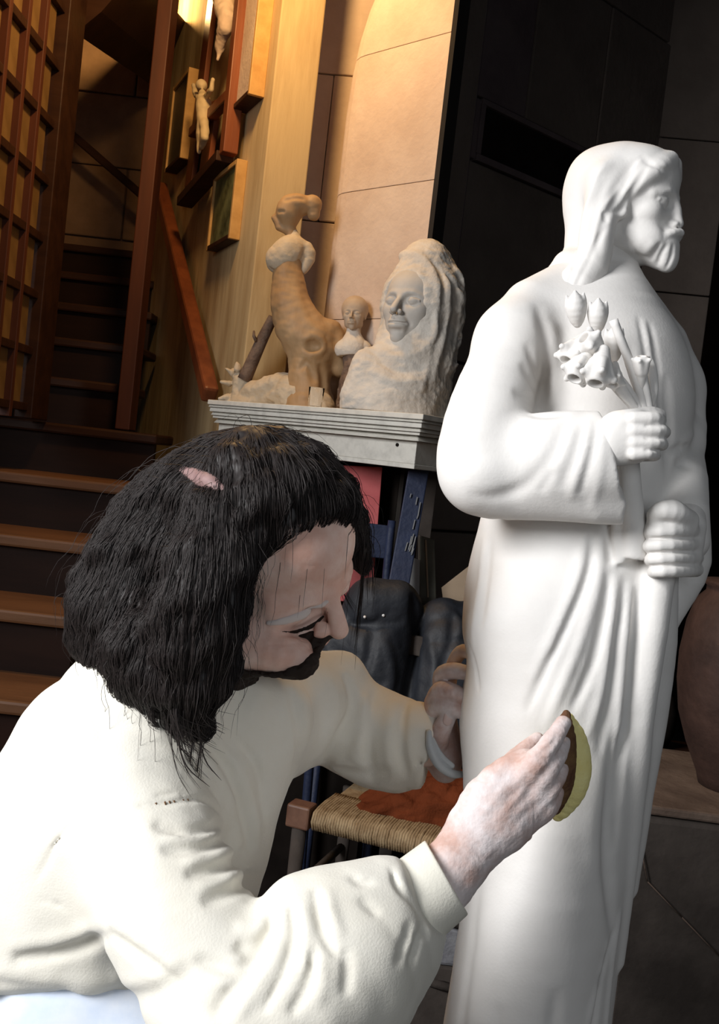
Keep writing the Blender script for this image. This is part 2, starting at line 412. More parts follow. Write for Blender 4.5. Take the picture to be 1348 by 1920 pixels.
M_pad_y = mat('yellow foam', (.95, .86, .40), .9, (.90, .78, .31), scale=60, bump=.2, bscale=380, spec=.1)
M_pad_b = mat('brown abrasive backing', (.115, .055, .035), .9, (.19, .11, .05), scale=50, bump=.3, bscale=300, spec=.1)
M_shirt = mat('pale grey blue undershirt cotton', (.50, .54, .57), .9)

# ============================================================ the room
M_wall_pl = mat('ochre lime plaster', (.30, .19, .085), .85, (.56, .43, .24), scale=7, ramp=(.3, .6), stretch=(1, 1, .16), bump=.25, bscale=30, spec=.15)
M_stone_l = mat('pale dressed limestone', (.54, .42, .34), .8, (.64, .52, .43), scale=6, bump=.2, bscale=60, spec=.2)
M_stone_d = mat('sooty brown stone', (.105, .083, .070), .85, (.14, .112, .094), scale=4, bump=.25, bscale=40, spec=.15)
M_stone_p = mat('purple brown stone', (.09, .066, .070), .85, (.13, .10, .098), scale=5, bump=.25, bscale=40, spec=.15)
M_black = mat('flat black', (.010, .008, .007), .95, (.018, .014, .012), scale=8, spec=.05)  # near black, for openings, wall cores and black things
M_wood_red = mat('red brown waxed wood', (.13, .034, .013), .45, (.22, .062, .021), scale=12, stretch=(1, 1, .12), bump=.1, bscale=60)
M_post = mat('shaded red brown wood', (.060, .016, .008), .55, (.10, .028, .013), scale=12, stretch=(1, 1, .12))  # darker copy of the red wood, coloured for a post in shade
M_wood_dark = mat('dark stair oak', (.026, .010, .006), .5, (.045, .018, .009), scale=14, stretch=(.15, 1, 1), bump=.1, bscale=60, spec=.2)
M_wood_tread = mat('lit tread oak', (.10, .042, .016), .6, (.16, .07, .028), scale=14, stretch=(.15, 1, 1), bump=.1, bscale=60)
M_well = mat('brown stairwell stone', (.19, .12, .075), .85, (.28, .18, .115), scale=4, bump=.3, bscale=25, spec=.1)
M_amber = mat('amber lit pane', (.15, .085, .028), .4, (.22, .13, .048), scale=8)  # amber light between the bars put into the colour of opaque panes
M_mantel = mat('grey white marble', (.66, .64, .58), .5, (.50, .485, .44), scale=30, ramp=(.45, .75), bump=.08, bscale=90)
M_frame = mat('gilt wood frame', (.48, .27, .085), .5, (.60, .36, .13), scale=20)
M_floor = mat('dark stone floor', (.040, .034, .030), .6, (.07, .06, .052), scale=5, bump=.2, bscale=30)

def hz(x): return 863.4+(x-674)*math.tan(ROLL)
def foot(x, y):                                  # horizon pixel below a pixel on a world vertical
    return x-(hz(x)-y)*math.tan(ROLL)
class Plane:
    """upright plane through two eye-level points given as horizon pixel and depth"""
    def __init__(s, xa, da, xb, db):
        s.a = W(xa, hz(xa), da); s.b = W(xb, hz(xb), db); s.t = s.b-s.a; s.t[2] = 0; s.t /= np.linalg.norm(s.t)
        s.n = np.cross(s.t, [0, 0, 1.]); s.n *= 1 if s.n @ (EYE-s.a) > 0 else -1
    def hit(s, px, py, off=0.0):
        r = W(px, py, 1.0)-EYE; return EYE+r*(((s.a+s.n*off-EYE) @ s.n)/(r @ s.n))
    def at(s, xh, z, off=0.0):
        p = s.hit(xh, hz(xh), off); p[2] = z; return p
Z = np.array([0, 0, 1.0])
def slab(name, pl, xa, xb, z0, z1, th, m, off=0.0, bevel=0.0, parent=None):
    a, b = pl.at(xa, z0, off), pl.at(xb, z0, off); return boxf(name, a-pl.n*th, b-a, pl.n*th, Z*(z1-z0), m, parent, bevel)

PL = Plane(440, 3.05, 344, 3.65)                 # plaster wall with the pictures
PH = Plane(554, 3.05, 752, 2.75)                 # chimney breast
PM = Plane(381, 2.95, 780, 2.40)                 # mantel front
PB = Plane(420, 3.32, 640, 3.30)                 # recess left of the chimney breast
PA = Plane(806, 3.15, 1150, 3.82)                # dark wall receding to the right
PC = Plane(1150, 3.82, 1281, 3.80)
def build_room():
    st = lambda o: (tag(o, kind='structure'), o)[1]
    st(box('floor', -3.2, 2.6, -2.2, 7.2, -.05, 0, M_floor))
    # plaster wall and stairwell
    a = PL.at(440, 0); b = PL.at(225, 0)
    wl = st(boxf('wall_left', a-PL.n*.14, b-a, PL.n*.14, Z*3.6, M_wall_pl, None, .004))
    # recess wall: two courses of blocks
    wb = st(slab('wall_back', PB, 395, 700, 0, 3.6, .12, M_stone_d, -.03))
    for i, (z0, z1) in enumerate(((1.2, 1.60), (1.604, 2.02), (2.024, 2.50), (2.504, 3.1))):
        for xa, xb in (((400, 505), (506, 680)) if i % 2 else ((400, 548), (549, 700))):
            slab('stone', PB, xa, xb, z0, z1, .03, M_stone_l, RNG.uniform(-.002, .002), .004, wb)
    # chimney breast in courses with a rounded left arris, shoulder curving in near the top
    cb = st(slab('chimney_breast', PH, 640, 745, 1.30, 3.3, .16, M_stone_d, -.05))
    ed = [(1.30, 0), (2.28, 0), (2.40, .008), (2.50, .025), (2.58, .05), (2.66, .09), (2.72, .13), (2.80, .20), (2.90, .26)]
    SD = W(806, hz(806), 3.15)-PH.at(752, 0); SD[2] = 0; SD = SD*.95
    zs = [1.30, 1.66, 2.04, 2.44, 2.90]
    for z0, z1 in zip(zs[:-1], zs[1:]):
        lev = [z0+.0008]+[z for z in (2.28, 2.34, 2.40, 2.45, 2.50, 2.54, 2.58, 2.62, 2.66, 2.69, 2.72, 2.76, 2.80, 2.85) if z0+.01 < z < z1-.01]+[z1-.0008]
        sp = 752
        for half in (0,):
            rows = []
            for z in lev:
                A = PH.at(554, z); B = PH.at(752, z); M = PH.at(sp, z); t = (B-A)/np.linalg.norm(B-A); ins = float(np.interp(z, *zip(*ed)))
                if half == 0:
                    P = [A+t*ins-PH.n*.20, A+t*ins-PH.n*.18]+[A+t*(ins+.10*(1-math.cos(b)))-PH.n*.10*(1-math.sin(b)) for b in [math.pi/2*k/6 for k in range(7)]]+[M, M+SD]
                else: P = [M+t*.0015-PH.n*.26, M+t*.0015, B, B-PH.n*.26]
                rows.append(P)
            n = len(rows[0]); V = [p for r in rows for p in r]; F = [(i*n+k, i*n+(k+1) % n, (i+1)*n+(k+1) % n, (i+1)*n+k) for i in range(len(rows)-1) for k in range(n)]
            F += [tuple(range(n-1, -1, -1)), tuple(range((len(rows)-1)*n, len(rows)*n))]
            polymesh('stone', V, F, M_stone_l, cb, bevel=.0012)
    # shade on the chimney breast's side, put in as a dark slab, with its pale arris, fireplace under the mantel
    A = PH.at(752, 0); B = W(806, hz(806), 3.15); B[2] = 0
    so = np.cross(B-A, Z); so /= np.linalg.norm(so); so *= 1 if so[0] > 0 else -1; A = A+so*.001
    side = st(boxf('wall_chimney', A, B-A, so*.012, Z*3.4, mat('shaded chimney side', (.017, .0135, .011), .9, (.026, .021, .017), scale=6))); side.name = 'trim_shade_1'
    e = B.copy(); st(boxf('trim_2', e-np.array([.008, .02, 0]), np.array([.018, 0, 0]), np.array([0, .02, 0]), Z*3.4, M_stone_p, None, .003))
    fb = st(slab('fireplace_back', PH, 470, 752, 0, 1.30, .10, M_black, -.02))
    st(slab('wall_fireplace', PM, 396, 470, 0, 1.20, .12, M_stone_d, -.05))
    # wall receding right, in big blocks; far wall; darkness beyond
    wr = st(slab('wall_right', PA, 800, 1185, 0, 3.7, .12, M_black, -.02))
    z1, z0 = PA.hit(912, 200)[2], PA.hit(899, 291)[2]; NZ = (z0-.022, z1+.018)
    rowsz = [0, .55, 1.05, 1.60, NZ[0], NZ[1], 2.95, 3.6]
    for i, (z0, z1) in enumerate(zip(rowsz[:-1], rowsz[1:])):
        cuts = [808, 905, 1040, 1185] if i % 2 else [808, 975, 1185]
        if i == 4: cuts = [808, 826]
        if i == 3: cuts = [808, 1185]
        for a, b in zip(cuts[:-1], cuts[1:]): slab('stone', PA, a, b-1, z0+.004, z1-.004, .03, M_stone_p if (i in (4, 5) and a < 830) else M_stone_d, RNG.uniform(-.003, .003), .006, wr)
    # long dark slot with a thin frame let into the wall
    z1, z0 = PA.hit(912, 200)[2], PA.hit(899, 291)[2]
    v = empty('wall_niche', PA.at(980, z0), 'long dark recessed slot with thin stone rim in the right wall', 'wall niche')
    xa, xb = 829, 1085
    slab('recess', PA, xa, xb, z0, z1, .015, M_black, -.005, 0, v)  # black panel puts the shade inside the slot into the colour
    slab('rim', PA, xa-4, xb, z1, z1+.018, .05, M_stone_p, .008, .002, v); slab('rim', PA, xa-4, xb, z0-.022, z0, .05, M_stone_p, .010, .002, v); slab('rim', PA, xa-5, xa+3, z0, z1, .05, M_stone_p, .010, .002, v)
    slab('stone', PA, 1087, 1185, z0, z1, .03, M_stone_d, 0, .004, wr)
    wf = st(slab('wall_far', PC, 1100, 1281, 0, 3.7, .12, M_black, -.02)); zc = PC.hit(1260, 549)[2]
    for z0, z1 in ((0, .7), (.704, 1.3), (1.304, zc-.002), (zc+.002, 2.6), (2.604, 3.6)):
        slab('stone', PC, 1100, 1281, z0, z1, .03, M_stone_d, -.006 if z1 < zc else 0, .004, wf)
    st(box('wall_beyond', 1.0, 2.6, 5.2, 5.3, 0, 3.7, M_black)); st(box('wall_side', 2.5, 2.6, -2.2, 5.2, 0, 3.7, M_black)) ; 
    mat_riser = mat('shaded riser board', (.011, .0045, .003), .6, (.020, .008, .005), scale=14, stretch=(.15, 1, 1), spec=.15)  # darkened colour stands for the shade on the stairs
    # ---------------- staircase rising away on the left
    for j in range(-7, 6):
        d = 3.40+.26*j; z = 1.258+.17*j
        if z < .1: continue
        p = W(0, hz(0), d); y0 = p[1]; nxt = .27 if j < 5 else 1.2
        xr = -.70+(-.06*j if j > 0 else .0); xr = min(xr, -.70) if j <= 0 else -.87-.03*j
        if j <= 0: xr = PL.at(300, 0)[0] if False else -.72+.04*min(0, j)*-0
        s = empty('step', ((-1.7+xr)/2, y0, z-.17)); s.name = 'stair_step'; tag(s, kind='structure')
        box('tread', -2.3, xr, y0-.025, y0+nxt, z-.035, z, M_wood_tread if j < 0 else M_wood_dark, s, .008)  # lower treads in a lighter oak, the light they catch put into the colour
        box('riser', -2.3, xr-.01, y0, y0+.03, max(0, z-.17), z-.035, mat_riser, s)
    # stairwell back wall of stone courses, corbelled lintel above, fixed rail
    yb = 5.05
    ww = st(box('wall_stairwell', -2.6, -.9, yb+.03, yb+.13, 0, 4.2, M_well))
    for i, z0 in enumerate(np.arange(1.5, 4.1, .36)):
        c = -2.6+(.3 if i % 2 else 0)
        while c < -.95: c2 = min(c+.62, -.92); box('stone', c+.003, c2-.003, yb, yb+.03, z0+.003, z0+.357, M_well, ww, .008, .002); c = c2
    st(box('wall_outer', -2.7, -2.6, -2.2, yb+.1, 0, 4.2, M_well))
    pts = [W(40, -60, 3.35), W(128, 42, 3.35), W(141, 62, 3.35), W(190, 22, 3.35), W(262, -60, 3.35)]
    V = pts+[p+np.array([-.05, 1.5, .35]) for p in pts]; n = 5
    st(polymesh('trim_stair_soffit', V, [tuple(range(n)), tuple(range(2*n-1, n-1, -1))]+[(k, k+n, (k+1) % n+n, (k+1) % n) for k in range(n)], M_wood_dark))
    # newel post on the top visible step
    d = 3.50; x = foot(262, 400)+12
    p = W(x, hz(x), d); post = boxf('newel_post', (p[0]-.024, p[1], 1.262), (.052, 0, 0), (0, .10, 0), (0, 0, 1.75), M_post, None, .004)
    tag(post, 'tall red brown wooden post at the edge of the stairs', 'post')
    # wall rail going down to the mantel, inner stair rail
    a, b = PL.hit(300, 352, .045), PL.hit(394, 742, .045); dirv = (b-a)/np.linalg.norm(b-a); q = np.cross(dirv, PL.n)
    r = beam('handrail', a, b, q*.060, PL.n*.05, M_wood_red, None, .010); tag(r, 'sloping red brown wooden handrail fixed to the ochre plaster wall', 'handrail')
    a, b = W(112, 232, 4.7), W(268, 368, 4.7); r = beam('handrail', a, b, Z*.045, (0, .04, 0), M_wood_dark, None, .006); tag(r, 'thin dark handrail slanting across the gloomy stairwell', 'handrail')
    a, b = W(95, 485, 4.72), W(225, 575, 4.72); r = beam('stair_string', a, b, Z*.10, (0, .03, 0), M_wood_dark, None, .004); tag(r, 'dark board slanting low on the stairwell wall', 'board')
    # stairwell lamp
    lp = W(283, 2, 4.35)
    t = empty('wall_lamp', lp, 'glowing warm lamp high in the stairwell', 'lamp')
    m = mat('lamp glow', (1, .8, .4), emit=(1, .66, .22), estr=9.0)
    lathe('bulb', lp-Z*.05, [(0, 0), (.03, .006), (.047, .03), (.05, .06), (.04, .1), (.02, .13), (0, .135)], m, t, 20)
    lathe('lamp_cap', lp+Z*.06, [(0, 0), (.035, 0), (.03, .04), (.012, .05), (0, .05)], M_wood_red, t, 16)
    beam('bracket', lp+Z*.1, lp+np.array([.02, .72, .13]), Z*.02, (.02, 0, 0), M_wood_red, t)
    point('stair_lamp_light', lp+np.array([-.02, -.12, -.02]), 34, (1, .60, .22), .06)
    # ---------------- lattice door at the far left, glazed, running away from the viewer
    X = -1.13; y1 = 3.28; dz = .182; D = empty('door_lattice', (X, y1-.4, 1.26)); tag(D, kind='structure'); D.name = 'door_1'
    ys = [y1-.07-.142*i for i in range(7)]
    box('stile', X-.03, X+.03, y1-.06, y1+.10, 1.262, 3.3, M_wood_dark, D, .004)
    for y in ys[1:]: box('muntin', X-.016, X+.016, y-.012, y+.012, 1.262, 3.25, M_post, D, .002)
    for k in range(11): z = 1.30+dz*k; box('rail', X-.020, X+.014, ys[-1], y1-.06, z-.013, z+.013, M_wood_dark, D, .002)
    for i in range(6):
        for k in range(10): box('pane', X-.010, X-.006, ys[i+1]+.011, ys[i]-.011, 1.313+dz*k, 1.313+dz*(k+1)-.026, M_amber, D)
    # ---------------- mantelpiece
    za = W(790, 776, 2.40)[2]; m0 = empty('mantelpiece', PM.at(600, za-.15), 'grey marble mantelpiece with stepped moulding carrying the sculptures', 'mantelpiece')
    prof = [(0.0, .0), (0, -.016), (-.006, -.020), (-.010, -.030), (-.020, -.034), (-.020, -.044), (-.034, -.052), (-.038, -.060), (-.038, -.068)]
    A, B = PM.at(381, za), PM.at(782, za); t = (B-A)/np.linalg.norm(B-A); bk = -PM.n
    def course(name, o0, o1, z0, z1, dep=.26): # o: setback from the front face
        P = [A-bk*-o1, B+bk*o1-t*o1, B+bk*dep-t*o1, A+bk*dep]; Q = [A-bk*-o0, B+bk*o0-t*o0, B+bk*dep-t*o0, A+bk*dep]
        P = [np.array([p[0], p[1], z0]) for p in P]; Q = [np.array([p[0], p[1], z1]) for p in Q]
        return polymesh(name, P+Q, [(0, 3, 2, 1), (4, 5, 6, 7), (0, 1, 5, 4), (1, 2, 6, 5), (2, 3, 7, 6), (3, 0, 4, 7)], M_mantel, m0, bevel=.0018)
    course('shelf', 0, 0, za-.014, za); course('moulding', .010, .003, za-.021, za-.014); course('moulding', .012, .010, za-.034, za-.021); course('moulding', .024, .016, za-.044, za-.034)
    course('moulding', .026, .024, za-.052, za-.044); course('moulding', .046, .030, za-.066, za-.052)
    fr = course('frieze', .052, .052, za-.124, za-.066); course('moulding', .050, .050, za-.136, za-.124)
    h = PM.hit(745, 834, -.051); lathe('dowel_hole', h-Z*.0, [(0, -.002), (.0045, -.002), (.0045, .002), (0, .002)], M_black, m0, 12, PM.n)
    # ---------------- pictures on the plaster wall
    def picture(bl, br, tr, th, label, cm, fm=M_frame, bw=.016, lab='painting'):
        a = PL.hit(*bl, th); b = PL.hit(*br, th); c = PL.hit(*tr, th); zl = (a[2]+b[2])/2; a[2] = zl; b[2] = zl; H = c[2]-zl; e = b-a; L = np.linalg.norm(e); e /= L
        root = empty('painting', a+e*L/2, label, lab)
        n = PL.n
        boxf('frame', a-n*th, e*bw, n*th, Z*H, fm, root, .002); boxf('frame', b-e*bw-n*th, e*bw, n*th, Z*H, fm, root, .002)
        boxf('frame', a+e*bw-n*th, e*(L-2*bw), n*th, Z*bw, M_wood_dark, root, .002); boxf('frame', a+e*bw-n*th+Z*(H-bw), e*(L-2*bw), n*th, Z*bw, fm, root, .002)
        boxf('canvas', a+e*bw-n*(.016)+Z*bw, e*(L-2*bw), n*.008, Z*(H-2*bw), cm, root); return root
    M_land = mat('dark green landscape paint', (.035, .04, .015), .5, (.16, .17, .07), scale=14); M_dark = mat('blackened oil paint', (.014, .017, .012), .4, (.03, .035, .022), scale=10)
    picture((307, 331), (338, 288), (353, 127), .05, 'dark framed painting nearest the stair post', M_dark)
    picture((384, 486), (431, 430), (437, 303), .036, 'small green landscape painting in a gilt frame', M_land)
    picture((430, 222), (468, 162), (482, -60), .05, 'pale tall picture in an orange wood frame at the top', M_stone_l, M_frame)
    # crucifix in a tall wooden shadow frame
    th = .07; c = empty('crucifix', PL.hit(380, 330, .02), 'carved ivory figure on a tall red brown wooden cross', 'crucifix')
    def bar(p, q, wd, tk=.03, off=.04, m=M_wood_red, nm='cross_board'):
        a, b = PL.hit(*p, off), PL.hit(*q, off); d = (b-a)/np.linalg.norm(b-a); beam(nm, a, b, np.cross(d, PL.n)*wd, PL.n*tk, m, c, .003)
    bar((346, 380), (422, 294), .035, .06, .05, M_wood_dark, 'base_rail'); bar((428, 290), (459, -20), .05, .05, .045); bar((356, 350), (402, -20), .10, .02, .02)
    bar((384, 330), (404, 190), .12, .02, .03); bar((362, 250), (436, 176), .035, .035, .05)
    F = fieldpx(340, 470, -40, 320, 2.9, 3.7, .0032); dd = lambda x, y, o=.075: float(to_cam(PL.hit(x, y, o))[2]*-1)
    G = lambda q, **k: F.px([(x, y, dd(x, y), r) for x, y, r in q], **k)
    G([(377, 158, 11)], k=.004) if False else F.ell(C(378, 160, dd(378, 160)), .021, k=.005)
    G([(379, 175, 7), (382, 195, 15), (381, 222, 12), (379, 245, 11), (375, 268, 7), (373, 286, 4)], k=.01, n=12); G([(386, 182, 6), (396, 168, 5), (399, 150, 4)], k=.006); G([(374, 184, 6), (366, 176, 5), (363, 160, 4)], k=.006)
    G([(383, 232, 9), (384, 258, 8), (377, 276, 5)], k=.01); F.noise(.0015, .04, 2); F.obj('corpus', mat('old ivory', (.62, .50, .32), .6), c)
    F = fieldpx(370, 470, -60, 130, 2.9, 3.8, .004); G([(425, -50, 24), (420, 0, 20), (424, 45, 15), (412, 85, 9), (408, 112, 4)], k=.01, n=10); F.noise(.003, .06, 8); F.obj('drapery', M_stone_l, c)
build_room()
# warm lamp above the chimney breast, out of the picture
point('ceiling_lamp_light', W(440, -400, 2.42), 50, (1.0, .60, .24), .09)

# ============================================================ sculptures on the mantel
M_bust = mat('grey cream plaster', (.56, .50, .43), .75, (.66, .61, .54), scale=14, bump=.3, bscale=80, spec=.2)
M_face = mat('smooth greyed plaster', (.50, .46, .41), .6, (.56, .52, .47), scale=14, bump=.05, bscale=120, spec=.25)
M_drift = mat('sanded fruit wood', (.31, .185, .085), .6, (.44, .29, .155), scale=9, stretch=(1, 1, .35), bump=.15, bscale=60)
M_drift_p = mat('bleached wood', (.58, .49, .37), .7, (.46, .37, .26), scale=10, bump=.25, bscale=70)
M_bark = mat('dark branch bark', (.10, .062, .045), .8, (.19, .13, .095), scale=25, bump=.4, bscale=90)
M_child = mat('fired clay buff', (.42, .32, .23), .65, (.50, .40, .30), scale=20)
def build_mantel_things():
    # veiled woman
    zt = W(790, 776, 2.40)[2]+.001
    D = 2.62; root = empty('veiled_bust', W(735, 785, D), 'large plaster bust of a veiled woman at the right end of the mantelpiece', 'bust')
    F = fieldpx(625, 895, 450, 812, 2.38, 2.86, .0030)
    fr = head_frame(C(778, 578, D), (-.50, .10, .86), (.17, .98, -.05), .232)
    F.ell((0, -.14, .08), (.47, .50, .53), fr=fr, k=.05); F.ell((0, -.05, -.32), (.42, .34, .40), fr=fr, k=.1)
    F.px([(800, 500, D+.03, 50), (828, 560, D+.04, 42), (825, 640, D+.05, 38), (808, 715, D+.04, 34)], k=.03, n=8); F.px([(780, 680, D, 66), (740, 745, D, 90), (735, 785, D, 92)], k=.05, n=6, sq=.85)
    F.px([(690, 690, D-.02, 34), (672, 745, D-.02, 32), (668, 775, D-.02, 28)], k=.03); F.px([(800, 740, D+.02, 40), (808, 780, D+.02, 32)], k=.03)
    F.ell((.02, .42, -.03), (.30, .28, .43), fr=fr, k=.03, op='s')
    q = lambda pts, w, a: F.stroke(pts, w, a)
    q([(702, 560), (716, 500), (755, 475), (800, 490), (822, 545), (818, 620), (790, 665)], 8, 7)
    q([(700, 600), (712, 650), (745, 670), (790, 660)], 8, 6)
    for i in range(6): x = 812+i*11; q([(790+i*8, 470+i*6), (x+14, 510+i*10), (x+18, 570), (x+8, 640), (x-14+i*2, 710)], 5, 6 if i % 2 else -7)
    for i in range(5): q([(850+i*2, 500+i*38), (868, 520+i*38), (874-i*8, 545+i*38)], 6, 8)
    q([(700, 665), (740, 695), (800, 690)], 8, -5); q([(690, 690), (735, 715), (800, 712)], 8, 5); q([(720, 480), (700, 540), (694, 620), (675, 690)], 6, 4)
    q([(815, 560), (818, 640), (800, 700), (790, 740)], 6, 6)
    F.noise(.0022, .06, 6); F.noise(.0008, .02, 7); F.cut_below(zt)
    o = F.obj('veil', M_bust, root)
    F = fieldpx(690, 835, 480, 690, 2.40, 2.70, .0015)
    head(F, fr, nose=.95, eyes='closed', ears=False, jaw=1.1, chin=1.0, neck=False, browd=.7, k=.07); o2 = F.obj('face', M_face, root)
    # slender wooden figure with chignon growing out of a root
    D = 2.88; root = empty('wooden_figure', W(560, 765, D), 'tall carved wooden woman with bun rising from a gnarled root', 'sculpture')
    F = fieldpx(475, 700, 350, 800, 2.70, 3.08, .0021)
    F.px([(548, 446, D, 11), (542, 425, D, 12), (545, 402, D, 20)], k=.008); F.ell(C(540, 396, D), [.036, .043, .04], k=.015); F.ell(C(556, 384, D), [.046, .032, .042], k=.012)
    F.px([(572, 388, D, 15), (586, 384, D, 18), (588, 402, D, 12)], k=.008); F.px([(522, 402, D, 6), (514, 408, D, 5), (521, 416, D, 7), (524, 426, D, 8), (536, 430, D, 10)], k=.006); F.stroke([(520, 398), (528, 396), (536, 398)], 3, -3); F.stroke([(530, 378), (550, 372), (575, 375)], 4, -3)
    T = fieldpx(475, 620, 420, 540, 2.70, 3.05, .0018)
    T.px([(548, 436, D, 10), (552, 452, D, 15), (543, 474, D, 32), (528, 486, D, 30)], k=.012, n=7); T.px([(552, 458, D, 14), (576, 468, D, 13), (580, 486, D, 11), (568, 506, D, 9)], k=.008, n=7)
    T.stroke([(500, 502), (530, 512), (560, 500)], 5, -4); T.stroke([(572, 462), (560, 490), (550, 510)], 5, -5); T.noise(.001, .05, 3); T.obj('bust', M_drift_p, root)
    F.px([(540, 500, D, 27), (541, 530, D, 31), (545, 570, D, 38), (562, 615, D, 46), (586, 648, D, 50), (582, 690, D, 42), (578, 730, D, 42), (582, 775, D, 50)], k=.02, n=16)
    F.px([(618, 625, D, 26), (634, 650, D, 22), (636, 690, D, 18), (662, 692, D, 12)], k=.015, n=8)
    F.ell(C(588, 648, D-.09), [.030, .024, .03], k=.01, op='s'); F.stroke([(566, 640), (585, 628), (606, 640), (604, 660), (580, 664)], 6, 5); F.stroke([(560, 700), (575, 680), (590, 720)], 6, -6); F.stroke([(555, 540), (575, 600), (610, 630)], 9, 4); F.stroke([(600, 680), (606, 720), (600, 760)], 7, -7)
    F.noise(.0014, .07, 13); F.cut_below(zt); F.obj('figure', M_drift, root)
    dq = lambda x: 3.02-(x-440)*.0011
    F = fieldpx(405, 640, 660, 810, 2.68, 3.16, .0026)
    F.px([(x, y, dq(x), r) for x, y, r in ((440, 765, 20), (470, 748, 24), (520, 732, 32), (560, 740, 38), (595, 765, 32))], k=.02, n=10); F.px([(x, y, dq(x), r) for x, y, r in ((446, 738, 13), (450, 712, 13), (440, 698, 8))], k=.012); F.px([(452, 712, dq(452), 10), (470, 728, dq(470), 16)], k=.02)
    for a, b in (((436, 700), (422, 690)), ((430, 720), (414, 716)), ((428, 745), (412, 748)), ((446, 693), (444, 680)), ((486, 752), (482, 738)), ((440, 760), (424, 764)), ((462, 700), (468, 690))): F.px([(*a, dq(a[0])-.02, 7), (*b, dq(a[0])-.02, 2)], k=.004)
    F.stroke([(440, 740), (480, 742), (520, 720)], 8, -6); F.noise(.0025, .04, 3); F.cut_below(zt); F.obj('root_base', M_drift_p, root)
    tube('branch', [W(512, 595, D+.06), W(490, 640, D+.08), W(458, 712, D+.10)], [.015, .018, .022], M_bark, root, 12, 14)
    tube('twig', [W(481, 640, D+.07), W(476, 630, D+.06), W(476, 620, D+.06)], [.006, .005, .003], M_bark, root, 7)
    # child bust
    D = 2.83; root = empty('child_bust', W(662, 720, D), 'small buff clay bust of a child between the two larger sculptures', 'bust')
    F = fieldpx(615, 712, 540, 700, 2.65, 2.95, .0016); fr = head_frame(C(664, 590, D), (-.18, -.02, .98), (.06, .99, 0), .098)
    head(F, fr, nose=.8, jaw=1.05, browd=.6, eyes='closed'); F.ell((0, -.10, .17), (.40, .44, .40), fr=fr, k=.06)
    F.obj('head', M_child, root)
    F = fieldpx(615, 712, 620, 800, 2.65, 2.95, .0022)
    F.px([(662, 622, D, 13), (662, 642, D, 20)], k=.01); F.px([(645, 655, D, 18), (662, 655, D, 26), (680, 655, D, 17)], k=.015, clip=[(C(662, 668, D), np.array([0, -1., 0]))]); F.obj('shoulders', M_bust, root)
    F = fieldpx(615, 722, 655, 815, 2.65, 2.95, .0026); F.px([(665, 676, D, 22), (672, 720, D, 36), (670, 770, D, 42)], k=.01); F.noise(.003, .04, 2); F.cut_below(zt); F.obj('plinth', M_bark, root)
    g = mat('clear glass', (.95, .97, 1), .03); g.node_tree.nodes['Principled BSDF'].inputs['Transmission Weight'].default_value = 1; g.node_tree.nodes['Principled BSDF'].inputs['IOR'].default_value = 1.08
    zt = W(790, 776, 2.40)[2]; p = W(591, 755, 2.72); p[2] = zt+.001
    o = lathe('glass', p, [(0, 0), (.019, 0), (.022, .055), (.0205, .055), (.018, .004), (0, .004)], g, None, 28); tag(o, 'tiny clear drinking glass glinting in front of the wooden figure', 'glass')
build_mantel_things()

